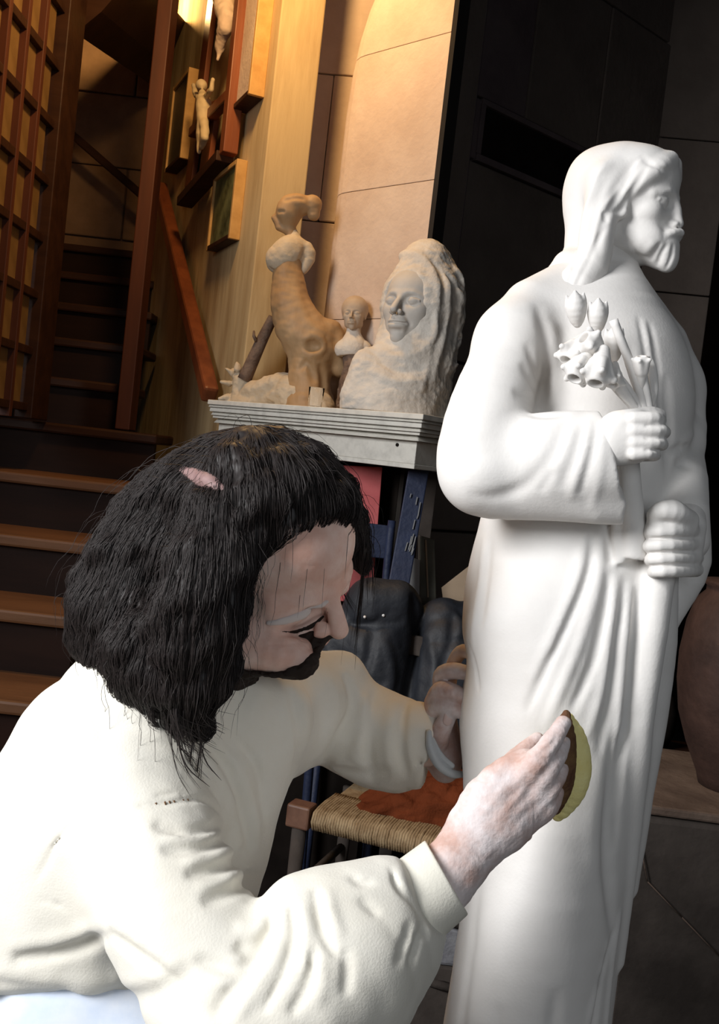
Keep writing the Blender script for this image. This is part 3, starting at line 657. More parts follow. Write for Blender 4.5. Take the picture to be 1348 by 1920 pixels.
# ============================================================ the white statue
def build_statue():
    base = W(985, 2112, 1.32)
    root = empty('statue', base, 'large white plaster statue of a bearded robed man holding lilies', 'statue')
    F = fieldpx(800, 1350, 505, 2125, 1.06, 1.53, 0.0025)
    loft(F, [(505, 1095, 1188, 1.345, .035), (525, 1060, 1196, 1.345, .055), (545, 1015, 1212, 1.34, .07), (580, 955, 1238, 1.33, .088), (640, 930, 1275, 1.32, .098), (720, 925, 1296, 1.315, .105), (800, 925, 1292, 1.31, .108),
             (900, 915, 1278, 1.31, .108), (980, 900, 1262, 1.31, .110), (1080, 876, 1254, 1.30, .118), (1180, 868, 1252, 1.295, .122), (1240, 876, 1240, 1.295, .122),
             (1340, 862, 1228, 1.295, .120), (1450, 868, 1208, 1.295, .118), (1560, 872, 1190, 1.295, .117), (1700, 866, 1168, 1.295, .117), (1820, 850, 1150, 1.295, .119),
             (1920, 834, 1140, 1.295, .124), (2030, 815, 1150, 1.295, .13), (2090, 800, 1165, 1.295, .135)])
    # shoulders and neck collar
    F.px([(1085, 540, 1.34, 60), (1000, 585, 1.29, 62), (960, 640, 1.255, 66)], k=.03)
    F.px([(1160, 570, 1.35, 50), (1235, 650, 1.36, 52), (1265, 730, 1.36, 52)], k=.03)
    F.px([(1125, 500, 1.345, 52), (1130, 590, 1.335, 64)], k=.03)
    # near upper arm, elbow and sleeve
    F.px([(965, 640, 1.25, 62), (925, 750, 1.215, 76), (905, 850, 1.19, 86), (912, 880, 1.185, 84)], k=.03, n=8)
    cn = np.array([.97, .22, .1]); cn /= np.linalg.norm(cn)
    cl = [(C(1143, 870, 1.15), cn)]
    F.px([(908, 878, 1.185, 88), (985, 870, 1.17, 92), (1060, 862, 1.15, 92), (1130, 858, 1.14, 88), (1190, 858, 1.14, 88)], k=.012, n=9, sq=.72, clip=cl)
    F.px([(950, 925, 1.185, 46), (1040, 938, 1.165, 38), (1110, 948, 1.15, 34), (1160, 950, 1.15, 34)], k=.02, n=6, clip=cl)
    F.px([(1118, 838, 1.155, 50), (1185, 838, 1.15, 50)], k=.006, op='s')         # hollow of the cuff
    F.px([(1050, 835, 1.15, 30), (1160, 822, 1.125, 27)], k=.006)                 # wrist
    # far arm
    F.px([(1262, 720, 1.35, 50), (1283, 800, 1.335, 40), (1282, 822, 1.32, 40)], k=.02)
    F.px([(1288, 850, 1.32, 30), (1284, 900, 1.27, 42), (1282, 960, 1.235, 46), (1285, 1010, 1.24, 46)], k=.012)
    F.px([(1290, 985, 1.28, 40), (1292, 1060, 1.29, 38), (1262, 1140, 1.30, 26), (1238, 1200, 1.30, 16)], k=.015, n=8)
    # roll held in the far hand, and the fold it merges into
    F.px([(1238, 1060, 1.195, 28), (1225, 1180, 1.195, 27), (1205, 1320, 1.205, 25), (1188, 1480, 1.225, 21), (1172, 1640, 1.24, 17), (1155, 1800, 1.25, 14)], k=.014, n=14)
    F.px([(1245, 1070, 1.22, 26), (1232, 1250, 1.25, 30), (1205, 1450, 1.26, 24), (1175, 1660, 1.28, 20)], k=.02, n=10)
    # hanging strip under the near hand
    F.px([(1180, 860, 1.165, 18), (1186, 950, 1.175, 20), (1190, 1045, 1.185, 23)], k=.006, n=6, clip=[(C(1180, 1048, 1.18), np.array([-.12, -1, 0]))])
    F.px([(1163, 880, 1.18, 14), (1160, 980, 1.19, 15), (1163, 1052, 1.195, 17)], k=.006, n=6, clip=[(C(1160, 1060, 1.18), np.array([.3, -.95, 0]))])
    # thigh and knee under the cloth
    F.px([(985, 1180, 1.235, 70), (1010, 1400, 1.22, 74), (1025, 1600, 1.205, 78), (1000, 1800, 1.215, 80), (965, 2000, 1.24, 84)], k=.06, n=8)
    S = F.stroke
    for pts, w, a in [
        ([(1008, 565), (1022, 640), (1022, 700), (1012, 765)], 13, -8), ([(958, 735), (988, 748), (1012, 768)], 10, -5), ([(975, 680), (1000, 725), (1015, 762)], 10, -5),
        ([(985, 640), (1005, 700), (1016, 750)], 9, -4), ([(1035, 600), (1040, 700), (1045, 765)], 14, 5),
        ([(1196, 590), (1210, 660), (1218, 770)], 6, -5), ([(1216, 600), (1230, 680), (1238, 790)], 6, -5), ([(1180, 640), (1195, 720), (1200, 770)], 6, -3),
        ([(1205, 600), (1222, 700), (1228, 790)], 7, 3), ([(1245, 700), (1252, 800), (1250, 900)], 12, -6),
        ([(1290, 830), (1260, 845), (1240, 858)], 8, -7), ([(1300, 812), (1270, 835)], 10, 6), ([(1262, 865), (1300, 880)], 8, -4),
        ([(1108, 775), (1065, 795), (1038, 850), (990, 905), (930, 930), (875, 925)], 14, -6), ([(1095, 790), (1078, 850), (1050, 920)], 12, -7),
        ([(1120, 785), (1108, 850), (1085, 930)], 9, -7), ([(1108, 800), (1092, 870), (1068, 940)], 9, 5), ([(1132, 800), (1128, 870), (1108, 960)], 8, 4),
        ([(1040, 880), (1010, 925)], 9, -4), ([(1070, 775), (1020, 782), (985, 775)], 8, -5),
        ([(905, 968), (1000, 985), (1100, 988)], 10, -4),
        ([(1112, 985), (1102, 1070), (1062, 1170), (1020, 1260), (985, 1340)], 9, -8), ([(1098, 990), (1085, 1080), (1045, 1180), (1000, 1280)], 13, 6),
        ([(1128, 1000), (1120, 1090), (1088, 1200), (1048, 1300), (1020, 1370)], 10, 8), ([(1142, 1070), (1132, 1150), (1108, 1250), (1068, 1340)], 9, -9),
        ([(1155, 1075), (1146, 1170), (1128, 1290), (1098, 1390)], 10, 7), ([(1172, 1075), (1158, 1180), (1140, 1310), (1120, 1420)], 10, -7),
        ([(1180, 1090), (1172, 1200), (1160, 1340), (1150, 1480)], 9, 9), ([(1196, 1100), (1186, 1220), (1172, 1360), (1158, 1480), (1152, 1600)], 10, -12),
        ([(1175, 1330), (1150, 1450), (1138, 1560), (1143, 1680), (1150, 1760)], 16, -13), ([(1128, 1420), (1110, 1540), (1115, 1660)], 22, 4),
        ([(908, 1000), (902, 1080), (890, 1160), (888, 1230)], 9, 4), ([(920, 1005), (912, 1100), (900, 1190)], 9, -4), ([(878, 1200), (890, 1245), (900, 1300)], 7, -5),
        ([(1152, 1740), (1130, 1820), (1112, 1925), (1095, 2040)], 8, -9), ([(1140, 1760), (1118, 1850), (1098, 1940)], 9, 5), ([(1165, 1700), (1148, 1800), (1135, 1925), (1130, 2060)], 8, 7),
        ([(900, 1650), (880, 1800), (860, 1960), (850, 2080)], 18, -6), ([(1040, 1850), (1035, 2000), (1045, 2090)], 14, -6), ([(940, 1880), (925, 2000), (915, 2090)], 12, -5),
        ([(1140, 1000), (1145, 1060)], 8, -6)]:
        S(pts, w, a)
    F.noise(.0004, .10, 3)
    F.obj('robe', M_plaster, root)

    # head with hair and beard
    H = 0.166
    fr = head_frame(C(1180, 392, 1.345), (.86, -.10, .50), (.135, .985, .03), H)
    F = fieldpx(1005, 1300, 262, 625, 1.20, 1.50, 0.0013)
    head(F, fr, nose=.95, eyes='closed', browd=.95, bridge=1.35, socket=.8, nl=.42, ey=-.018, ears=False, k=.05)
    E = lambda c, r, k=.05, **kw: F.ell(c, r, k=k, fr=fr, **kw)
    E((0, -.10, .15), (.375, .455, .395)); E((0, .10, .25), (.31, .275, .24))     # hair cap
    E((0, .335, -.385), (.125, .105, .125), .05); E((0, .26, -.33), (.20, .15, .14), .05); E((0, .36, -.44), (.085, .07, .09), .04)  # beard
    for s in (-1, 1): E((s*.17, .17, -.29), (.09, .16, .12), .05)
    for s in (-1, 1):                                                            # hair over temples to the ears, moustache
        F.chain([(s*.06, .30, .36, .07), (s*.22, .26, .24, .075), (s*.30, .13, .10, .07), (s*.335, .05, .03, .065)], fr=fr, k=.04, n=9)
        F.chain([(s*.01, .435, -.215, .028), (s*.08, .40, -.235, .03), (s*.135, .34, -.29, .024), (s*.14, .31, -.36, .02)], fr=fr, k=.02, n=7)
        E((s*.335, .035, -.06), (.035, .055, .07), .03); E((s*.335, .05, -.135), (.03, .035, .04), .02)
    # hair falling behind onto the shoulders
    q = lambda x, y, d, r: (x, y, d, r)
    F.px([q(1115, 330, 1.36, 42), q(1102, 400, 1.36, 42), q(1098, 470, 1.355, 40), q(1075, 540, 1.345, 46), q(1060, 600, 1.335, 44)], k=.02, n=9)
    F.px([q(1135, 340, 1.31, 34), q(1122, 420, 1.295, 32), q(1108, 500, 1.29, 34), q(1072, 552, 1.285, 40), q(1060, 600, 1.285, 34)], k=.015, n=9)
    F.px([q(1140, 330, 1.42, 34), q(1130, 420, 1.42, 34), q(1125, 500, 1.41, 36), q(1120, 570, 1.39, 38)], k=.02, n=9)
    F.px([q(1065, 500, 1.33, 30), q(1048, 540, 1.32, 36), q(1045, 590, 1.30, 34)], k=.015, n=6)
    for pts, w, a in [
        ([(1190, 300), (1175, 335), (1150, 380), (1128, 425), (1118, 480)], 7, -5), ([(1215, 310), (1190, 350), (1165, 392), (1140, 398)], 6, -6),
        ([(1160, 300), (1130, 350), (1110, 420), (1100, 480)], 9, -3.5), ([(1200, 290), (1225, 312), (1262, 322)], 6, -4), ([(1140, 420), (1120, 450), (1098, 500), (1075, 545)], 6, -4),
        ([(1120, 430), (1105, 480), (1085, 530)], 7, 3.5), ([(1085, 480), (1070, 520), (1058, 560)], 6, -3), ([(1125, 330), (1095, 400), (1085, 470)], 8, 3),
        ([(1252, 455), (1240, 475), (1232, 500)], 5, -3.5), ([(1240, 452), (1228, 470), (1218, 490)], 5, -3), ([(1262, 455), (1258, 480), (1246, 508)], 4, -3),
        ([(1228, 450), (1205, 480)], 7, 2), ([(1170, 440), (1190, 470), (1215, 500)], 6, -2.5), ([(1132, 395), (1136, 420)], 5, -4)]:
        F.stroke(pts, w, a)
    for i in range(14):                                                          # combed locks over the skull
        a = i/13; F.stroke([(1205-60*a, 292+8*a), (1175-62*a, 325+30*a), (1145-50*a, 370+50*a)], 4.5, -1.6)
    F.obj('head', M_plaster, root)

    # near hand round the lily stalks: back of the hand to the viewer, fingers bent away
    F = fieldpx(1120, 1275, 735, 900, 1.03, 1.24, 0.0011)
    F.px([(1120, 828, 1.13, 27), (1158, 822, 1.12, 31)], k=.01, sq=.8)
    F.px([(1160, 805, 1.118, 34), (1188, 803, 1.112, 33)], k=.02, sq=.8); F.px([(1160, 840, 1.118, 32), (1188, 838, 1.115, 31)], k=.02, sq=.8)
    for i, (y, xe) in enumerate([(788, 1240), (810, 1249), (833, 1245), (853, 1232)]):
        r = 13-i*.6
        F.px([(1190, y-2, 1.10, r+2), (xe-14, y-3, 1.098, r), (xe-3, y, 1.115, r-1), (xe-8, y+3, 1.14, r-2), (xe-28, y+4, 1.15, r-2.5)], k=.004, n=12)
    F.px([(1165, 792, 1.11, 17), (1195, 778, 1.118, 13), (1222, 774, 1.125, 12), (1238, 777, 1.132, 10)], k=.007, n=9)
    for y in (799, 822, 844): F.stroke([(1205, y), (1228, y+1), (1245, y+2)], 3.5, -3)
    F.obj('hand', M_plaster, root)

    # far hand gripping the roll: four stacked fingers, thumb on top
    F = fieldpx(1185, 1350, 880, 1115, 1.08, 1.36, 0.0012)
    F.px([(1285, 945, 1.255, 30), (1286, 985, 1.21, 37), (1278, 1040, 1.20, 36)], k=.012, n=6)
    for i, (y, xl) in enumerate([(996, 1214), (1022, 1212), (1047, 1216), (1070, 1222)]):
        r = 14.5-i*.6
        F.px([(1305, y-2, 1.21, r+1), (1290, y-1, 1.175, r+.5), (1255, y, 1.155, r), (xl+12, y+1, 1.16, r-1), (xl+2, y+3, 1.185, r-2), (xl+14, y+4, 1.20, r-3)], k=.004, n=14)
    F.px([(1290, 975, 1.175, 20), (1268, 962, 1.155, 19), (1244, 958, 1.152, 17), (1228, 966, 1.16, 14)], k=.008, n=9)
    F.px([(1258, 952, 1.162, 13), (1240, 956, 1.165, 13), (1232, 978, 1.17, 15)], k=.014)
    for y in (1009, 1035, 1059): F.stroke([(1216, y), (1255, y), (1295, y-1)], 4, -3.5)
    F.obj('hand', M_plaster, root)

    # lilies: stalks, trumpet blossoms and leaves, each a part
    z0 = 1.13
    for pts in [[(1215, 790), (1200, 740), (1185, 690), (1165, 640), (1150, 600)], [(1210, 790), (1190, 750), (1165, 715), (1140, 690)], [(1220, 790), (1212, 740), (1205, 700), (1205, 680)], [(1205, 790), (1185, 760), (1150, 720), (1115, 660)]]:
        tube('lily_stalk', [C(x, y, z0+.008*math.sin(i*1.3)) @ CM.T+EYE for i, (x, y) in enumerate(pts)], [.0052]*len(pts), M_plaster, root, 10, 18)
    blooms = [((1082, 600), (1078, 548), 19, 1.150), ((1120, 612), (1122, 562), 18, 1.150), ((1088, 640), (1068, 668), 24, 1.135), ((1125, 660), (1102, 640), 24, 1.12),
              ((1150, 668), (1152, 612), 18, 1.14), ((1098, 668), (1082, 700), 25, 1.115), ((1130, 664), (1120, 706), 28, 1.105), ((1152, 690), (1150, 715), 18, 1.115), ((1202, 720), (1203, 675), 15, 1.13)]
    for i, (a, b, r, d) in enumerate(blooms):
        cx, cy = (a[0]+b[0])/2, (a[1]+b[1])/2
        F = fieldpx(cx-48, cx+48, cy-58, cy+58, d-.04, d+.04, .0011)
        A = C(a[0], a[1], d+.006); B = C(b[0], b[1], d-.004); ax = B-A; L = np.linalg.norm(ax); ax /= L; px = r*d/FPX
        u = np.cross(ax, [0, 0, 1.]); u /= np.linalg.norm(u); v = np.cross(ax, u)
        F.chain([list(A-ax*.004)+[px*.45], list(A+ax*L*.45)+[px*.72 if i not in (0, 1, 4) else px*.95], list(B)+[px*.82 if i not in (0, 1, 4) else px*.22]], k=.003, n=9)
        if i in (0, 1, 4):
            for j in (-1, 1): F.chain([list(A+u*px*.3*j)+[px*.35], list(A+ax*L*.55+u*px*.75*j)+[px*.36], list(A+ax*L*.92+u*px*.85*j)+[px*.12]], k=.004, n=6)
        for j in range(5 if i not in (0, 1, 4) else 0):                          # curled petals round the mouth
            t = j*2*math.pi/5+i; o = u*math.cos(t)+v*math.sin(t)
            F.chain([list(A+ax*L*.5+o*px*.55)+[px*.3], list(B+o*px*.85)+[px*.36], list(B+ax*px*.12+o*px*1.12)+[px*.24]], k=.004, n=5)
        if i not in (0, 1, 4): F.chain([list(B-ax*px*.1)+[px*.3], list(B+ax*px*1.2)+[px*.62]], k=.003, op='s')
        F.obj('lily_blossom', M_plaster, root)
    for pts, d in [([(1200, 775, 5), (1168, 735, 11), (1150, 705, 10), (1142, 690, 3)], 1.125), ([(1215, 775, 5), (1196, 720, 12), (1178, 675, 9), (1160, 640, 2)], 1.135), ([(1222, 770, 4), (1226, 725, 9), (1218, 680, 9), (1208, 672, 2)], 1.14)]:
        F = fieldpx(1125, 1245, 620, 790, d-.02, d+.025, .0011)
        F.chain([list(C(x, y, d+.006*abs(i-1.5)))+[r*d/FPX] for i, (x, y, r) in enumerate(pts)], k=.002, n=14, sq=.45)
        F.stroke([(p[0], p[1]) for p in pts], 3, -3, taper=False)
        F.obj('leaf', M_plaster, root)
    # base slab of the statue and the stand that carries it
    z = base[2]
    lathe('base_slab', (base[0], base[1], z-.05), [(.0, 0), (.165, 0), (.17, .01), (.17, .055), (.162, .065), (0, .065)], M_plaster, root)
    return base
STATUE_BASE = build_statue()

# ============================================================ the sculptor
root_sw = []
def build_person():
    root = empty('person', W(150, 2330, 1.22)*np.array([1, 1, 0]), 'crouching person with long dark hair and cream sweatshirt sanding the big white statue', 'person')
    HH = 0.245
    fr = head_frame(C(520, 1030, 1.17), (.70, -.58, .42), (.20, .74, .64), HH)
    # --- body: head and neck, trunk, both arms and hands
    parts = []
    F = fieldpx(300, 720, 780, 1420, .96, 1.38, .0016)
    head(F, fr, nose=1.0, eyes='closed', browd=1.1, ears=True, neck=False, k=.055, ez=-.065)
    F.chain([list(fr.p((0, -.08, -.2)))+[.052], list(C(430, 1200, 1.19))+[.050], list(C(340, 1360, 1.2))+[.06]], k=.02, n=6)
    F.px([(470, 1212, 1.135, 44), (520, 1226, 1.125, 36), (560, 1236, 1.128, 30)], k=.035, n=6); F.f0 = F.f.copy()
    for pts, w, a in [([(498, 1166), (530, 1162), (565, 1148), (605, 1128)], 13, 6), ([(515, 1190), (550, 1186), (590, 1168), (612, 1150)], 9, -5), ([(600, 1195), (585, 1212), (560, 1228)], 6, -2.5),
                      ([(615, 1140), (608, 1120)], 5, -2.5), ([(560, 1060), (600, 1062), (635, 1060)], 5, -1.0), ([(560, 1090), (600, 1092), (632, 1090)], 5, -1.0)]: F.stroke(pts, w, a)
    parts.append(F)
    G = fieldpx(-350, 900, 1250, 2600, .75, 1.6, .007)                            # hidden trunk and thighs
    G.px([(40, 2080, 1.19, 150), (150, 1800, 1.19, 150), (280, 1480, 1.19, 150), (360, 1330, 1.19, 90)], k=.03)
    G.px([(290, 1570, 1.06, 80), (420, 1860, .97, 75), (480, 1960, .94, 66)], k=.02); G.px([(480, 1960, .94, 66), (700, 1780, .99, 52), (800, 1690, 1.03, 45)], k=.02)
    G.px([(330, 1480, 1.3, 80), (600, 1340, 1.38, 62), (800, 1400, 1.345, 38), (835, 1405, 1.345, 32)], k=.02)
    G.px([(40, 2120, 1.18, 130), (300, 2190, 1.05, 100), (600, 2240, .99, 80)], k=.02); G.px([(80, 2130, 1.3, 120), (400, 2180, 1.42, 80), (620, 2205, 1.455, 60)], k=.02)
    parts.append(G)
    A = fieldpx(740, 1100, 1310, 1760, .93, 1.25, .0012)                          # near forearm and hand
    A.px([(740, 1750, 1.005, 66), (830, 1650, 1.03, 62), (880, 1590, 1.045, 57), (915, 1545, 1.05, 56)], k=.01, n=10, sq=.8)
    A.px([(905, 1545, 1.05, 54), (945, 1500, 1.055, 62), (985, 1468, 1.062, 56)], k=.025, n=6, sq=.55)
    A.px([(925, 1505, 1.05, 44), (958, 1462, 1.058, 36), (985, 1440, 1.062, 27)], k=.02, n=6, sq=.7)
    A.px([(950, 1545, 1.05, 44), (1000, 1515, 1.06, 34), (1018, 1510, 1.064, 28)], k=.02, n=6, sq=.7)
    A.px([(940, 1482, 1.06, 30), (958, 1440, 1.075, 24), (985, 1408, 1.09, 18), (1008, 1386, 1.10, 13.5)], k=.008, n=10)     # thumb
    A.px([(975, 1460, 1.05, 26), (1008, 1424, 1.042, 22), (1036, 1388, 1.05, 18.5), (1056, 1356, 1.066, 14.5)], k=.007, n=12)  # index
    A.px([(1000, 1480, 1.052, 25), (1026, 1446, 1.045, 20), (1046, 1416, 1.056, 17), (1056, 1392, 1.072, 14)], k=.006, n=12)
    A.px([(1008, 1502, 1.055, 23), (1034, 1476, 1.05, 18), (1048, 1452, 1.06, 15.5), (1056, 1430, 1.075, 13)], k=.006, n=12)
    A.px([(1005, 1528, 1.06, 21), (1030, 1512, 1.056, 16.5), (1042, 1492, 1.064, 14), (1047, 1474, 1.077, 12)], k=.006, n=12)
    for pts, w, a in [([(1000, 1445), (975, 1475), (940, 1510)], 8, -1.6), ([(1018, 1468), (990, 1495), (955, 1525)], 8, -1.6), ([(1022, 1500), (990, 1522), (960, 1545)], 8, -1.6),
                      ([(968, 1455), (935, 1490), (905, 1530)], 8, 1.6), ([(990, 1475), (955, 1510), (920, 1550)], 6, 1.4), ([(1015, 1418), (1028, 1428)], 5, -1.5), ([(1034, 1388), (1044, 1396)], 4, -1.2),
                      ([(1020, 1440), (1010, 1420), (1030, 1400), (1048, 1376)], 5, -2), ([(890, 1600), (915, 1610), (930, 1600)], 6, -1.2)]: A.stroke(pts, w, a)
    A.noise(.0005, .02, 5); parts.append(A)
    B = fieldpx(770, 905, 1190, 1470, 1.24, 1.43, .0011)                          # far hand steadying the statue
    B.px([(800, 1400, 1.35, 34), (832, 1410, 1.345, 33)], k=.01); B.px([(835, 1440, 1.345, 28), (832, 1390, 1.345, 33), (822, 1345, 1.348, 33), (828, 1315, 1.35, 28)], k=.015, n=6, sq=.7)
    for q in ([(815, 1335, 1.335, 19), (828, 1322, 1.315, 17.5), (852, 1330, 1.30, 16), (880, 1337, 1.292, 13)],
              [(815, 1318, 1.34, 20), (828, 1296, 1.318, 19), (852, 1300, 1.302, 17), (880, 1314, 1.293, 13.5)],
              [(830, 1300, 1.35, 18), (828, 1266, 1.335, 15.5), (850, 1258, 1.315, 16), (878, 1262, 1.30, 13.5)],
              [(838, 1290, 1.365, 16), (852, 1240, 1.35, 13), (866, 1222, 1.33, 13.5), (882, 1224, 1.312, 12)],
              [(818, 1400, 1.33, 22), (826, 1372, 1.312, 19), (840, 1344, 1.305, 15.5)]): B.px(q, k=.004, n=12)
    for pts, w, a in [([(828, 1290), (832, 1305)], 4, -1), ([(850, 1292), (854, 1308)], 4, -1.4), ([(840, 1380), (832, 1378)], 4, -1)]: B.stroke(pts, w, a)
    parts.append(B)
    VS, FS, mi, n0 = [], [], [], 0
    for i, f in enumerate(parts):
        V, Q = f.mesh(); VS.append(toW(V)); FS.append(Q+n0); n0 += len(V); mi += [1 if i >= 2 else 0]*len(Q)
    V = np.concatenate(VS); c = V.mean(0); me = mesh_np('body', V-c, np.concatenate(FS)); o = link('body', me, M_skin, None, True); me.materials.append(M_dusthand)
    me.polygons.foreach_set('material_index', np.array(mi, np.int32)); o.matrix_world = Matrix.Translation(Vector(c.tolist())); o.parent = root; o.matrix_parent_inverse = root.matrix_world.inverted()
    # nail of the far thumb, lips
    N = fieldpx(820, 865, 1322, 1372, 1.27, 1.33, .0008); N.px([(839, 1352, 1.2955, 9), (841, 1343, 1.2965, 9)], k=.001, sq=.35); N.obj('thumb_nail', M_nail, root)
    # --- beard and moustache: the face surface grown outward inside a band
    H0 = parts[0]; F = Field.__new__(Field); F.lo, F.h, F.n, F.ax = H0.lo, H0.h, H0.n, H0.ax; F.f = np.full(H0.n, .5, np.float32)
    for s in (-1, 1):
        F.chain([(s*.34, -.02, -.08, .06), (s*.28, .04, -.32, .07), (s*.19, .18, -.43, .10), (s*.05, .30, -.47, .15)], fr=fr, k=.03, n=10)
        F.chain([(s*.01, .44, -.205, .035), (s*.08, .41, -.225, .045), (s*.14, .34, -.28, .04), (s*.13, .31, -.38, .06)], fr=fr, k=.02, n=8)
    F.px([(395, 1250, 1.13, 36), (455, 1282, 1.13, 27), (520, 1284, 1.12, 25), (568, 1268, 1.12, 26), (598, 1244, 1.12, 22)], k=.02, sq=3)
    F.ell((0, .41, -.278), (.095, .10, .032), fr=fr, k=.01, op='s')
    g = H0.f0-.0052; F.f = -smin(-F.f, -g, .006).astype(np.float32); F.noise(.0012, .010, 9)
    F.obj('beard', M_beard, root)
    for nm, pts, m in (('eyebrow', ((503, 1168, 5), (535, 1164, 8), (570, 1152, 9), (598, 1138, 8), (612, 1128, 5)), M_brow), ('eyelid_line', ((530, 1184, 2), (556, 1184, 4), (584, 1174, 5), (606, 1156, 3)), M_beard)):  # pale brow, and a dark line drawn just under it
        F = Field.__new__(Field); F.lo, F.h, F.n, F.ax = H0.lo, H0.h, H0.n, H0.ax; F.f = np.full(H0.n, .5, np.float32)
        F.chain([list(C(x, y, H0.surf(x, y) or 1.1))+[r*1.1/FPX] for x, y, r in pts], k=.001, n=12); F.f = np.maximum(F.f, H0.f-.0016).astype(np.float32); F.obj(nm, m, root)
    # --- sweatshirt
    F = fieldpx(-190, 960, 1150, 2120, .72, 1.62, .0034)
    hem = [(np.zeros(3), np.array([0, -.8975, .4410]))]
    F.px([(60, 2080, 1.17, 250), (110, 1800, 1.17, 250), (215, 1500, 1.175, 232), (270, 1365, 1.18, 178)], k=.06, n=8, clip=hem)
    F.px([(330, 1300, 1.2, 95), (390, 1300, 1.2, 85), (455, 1330, 1.20, 66), (510, 1352, 1.22, 60)], k=.05)                     # collar rise
    F.px([(450, 1345, 1.26, 120), (415, 1480, 1.235, 118), (375, 1640, 1.21, 115)], k=.06, clip=hem)
    F.px([(440, 1370, 1.3, 130), (560, 1330, 1.36, 110), (640, 1350, 1.385, 92), (720, 1390, 1.375, 92), (790, 1398, 1.35, 78), (812, 1400, 1.348, 74)], k=.03, n=12,
         clip=[(C(812, 1400, 1.348), np.array([.93, -.25, 0.2]))])
    F.px([(606, 1290, 1.385, 66), (640, 1262, 1.39, 40)], k=.03)
    F.px([(255, 1540, 1.085, 140), (300, 1650, 1.03, 140), (380, 1800, .975, 138), (455, 1940, .94, 140)], k=.035, n=8)
    F.px([(470, 1950, .935, 140), (560, 1875, .95, 150), (650, 1795, .975, 146), (720, 1740, 1.0, 112), (775, 1690, 1.015, 74)], k=.03, n=10,
         clip=[(C(785, 1680, 1.015), np.array([.80, .60, 0]))])
    F.px([(560, 1700, .97, 60), (650, 1690, .985, 62), (715, 1668, 1.0, 52)], k=.03)
    F.px([(690, 1850, .975, 90), (745, 1800, 1.0, 58)], k=.03)
    # open hem
    F.stroke([(0, 1853), (116, 1866), (270, 1868), (335, 1836)], 22, -12, taper=False); F.stroke([(0, 1825), (116, 1840), (270, 1842), (330, 1812)], 16, 6, taper=False)
    for pts, w, a in [
        ([(285, 1545), (347, 1560), (436, 1548)], 13, -8), ([(300, 1595), (386, 1590), (440, 1562)], 12, -8), ([(345, 1642), (424, 1624), (468, 1595)], 13, -9), ([(375, 1695), (440, 1668), (487, 1640)], 14, -7),
        ([(300, 1570), (380, 1572), (440, 1545)], 10, 5), ([(340, 1620), (410, 1608), (460, 1580)], 10, 5), ([(365, 1668), (430, 1650), (482, 1618)], 10, 5),
        ([(440, 1768), (465, 1778), (508, 1755)], 15, -12), ([(440, 1738), (470, 1745), (505, 1730)], 12, 6), ([(365, 1798), (444, 1816), (497, 1780)], 12, -8), ([(380, 1840), (430, 1845), (470, 1815)], 12, 5),
        ([(515, 1682), (508, 1745), (484, 1790), (442, 1846), (398, 1910)], 15, -11), ([(533, 1700), (530, 1760), (503, 1820), (463, 1880), (430, 1930)], 12, 8),
        ([(541, 1687), (550, 1728), (552, 1760), (530, 1830), (490, 1900)], 8, -9), ([(566, 1690), (575, 1750), (570, 1830)], 11, 6),
        ([(588, 1665), (599, 1712), (608, 1754), (636, 1800)], 9, -10), ([(612, 1668), (622, 1715), (640, 1760)], 12, 7), ([(582, 1775), (585, 1816), (566, 1868), (540, 1905)], 10, -8), ([(600, 1790), (606, 1840), (590, 1890)], 12, 5),
        ([(645, 1775), (651, 1816), (645, 1870)], 12, -6), ([(675, 1680), (690, 1700), (712, 1716)], 9, -5), ([(655, 1640), (680, 1660), (700, 1650)], 9, -4),
        ([(730, 1622), (743, 1662), (772, 1690), (792, 1728), (797, 1765)], 8, -8), ([(790, 1737), (776, 1779), (764, 1815)], 9, -8), ([(770, 1725), (755, 1770), (738, 1815)], 9, -5),
        ([(20, 1800), (116, 1784), (208, 1752)], 15, -8), ([(10, 1775), (110, 1760), (200, 1730)], 16, 4),
        ([(138, 1540), (104, 1585), (69, 1654)], 4.5, -5), ([(66, 1685), (100, 1692), (127, 1708)], 5, -2), ([(220, 1639), (250, 1665), (278, 1678)], 5, -4),
        ([(250, 1512), (310, 1506), (362, 1500), (402, 1512), (440, 1560)], 6, -5), ([(285, 1496), (320, 1490), (350, 1490)], 4, -3),
        ([(200, 1745), (260, 1790), (315, 1830), (360, 1880)], 12, -9),
        ([(386, 1396), (430, 1450), (455, 1530), (470, 1600)], 9, -9), ([(365, 1400), (410, 1455), (440, 1520)], 9, 8), ([(350, 1410), (390, 1465), (420, 1510)], 8, -7), ([(405, 1390), (452, 1450), (478, 1540), (480, 1600)], 10, 7),
        ([(430, 1370), (480, 1440), (500, 1560)], 10, -4),
        ([(545, 1290), (565, 1390), (545, 1470)], 14, -8), ([(600, 1230), (625, 1320), (600, 1420)], 16, 5), ([(645, 1262), (662, 1320), (625, 1400), (600, 1460)], 12, -10), ([(680, 1300), (690, 1350), (660, 1430)], 13, 6),
        ([(705, 1290), (690, 1380), (700, 1470)], 11, -7), ([(735, 1310), (728, 1400), (745, 1470)], 12, 6), ([(760, 1310), (752, 1400), (765, 1465)], 9, -6), ([(780, 1420), (800, 1440), (820, 1455)], 8, -6), ([(620, 1440), (680, 1450), (740, 1440)], 14, -4)]:
        F.stroke(pts, w*.85, a*2.1)
    F.noise(.0010, .07, 11); root_sw.append(F)
    sw = F.obj('sweatshirt', M_sweat, root)
    # stitches of the shoulder seam
    for i in range(9):
        x = 292+i*8.5; y = 1508-.12*(x-292); d = F.surf(x, y)
        if d: tube('stitch', [W(x, y-3, d-.001), W(x+2, y+4, d-.001)], .0010, M_pad_b, sw, 5)
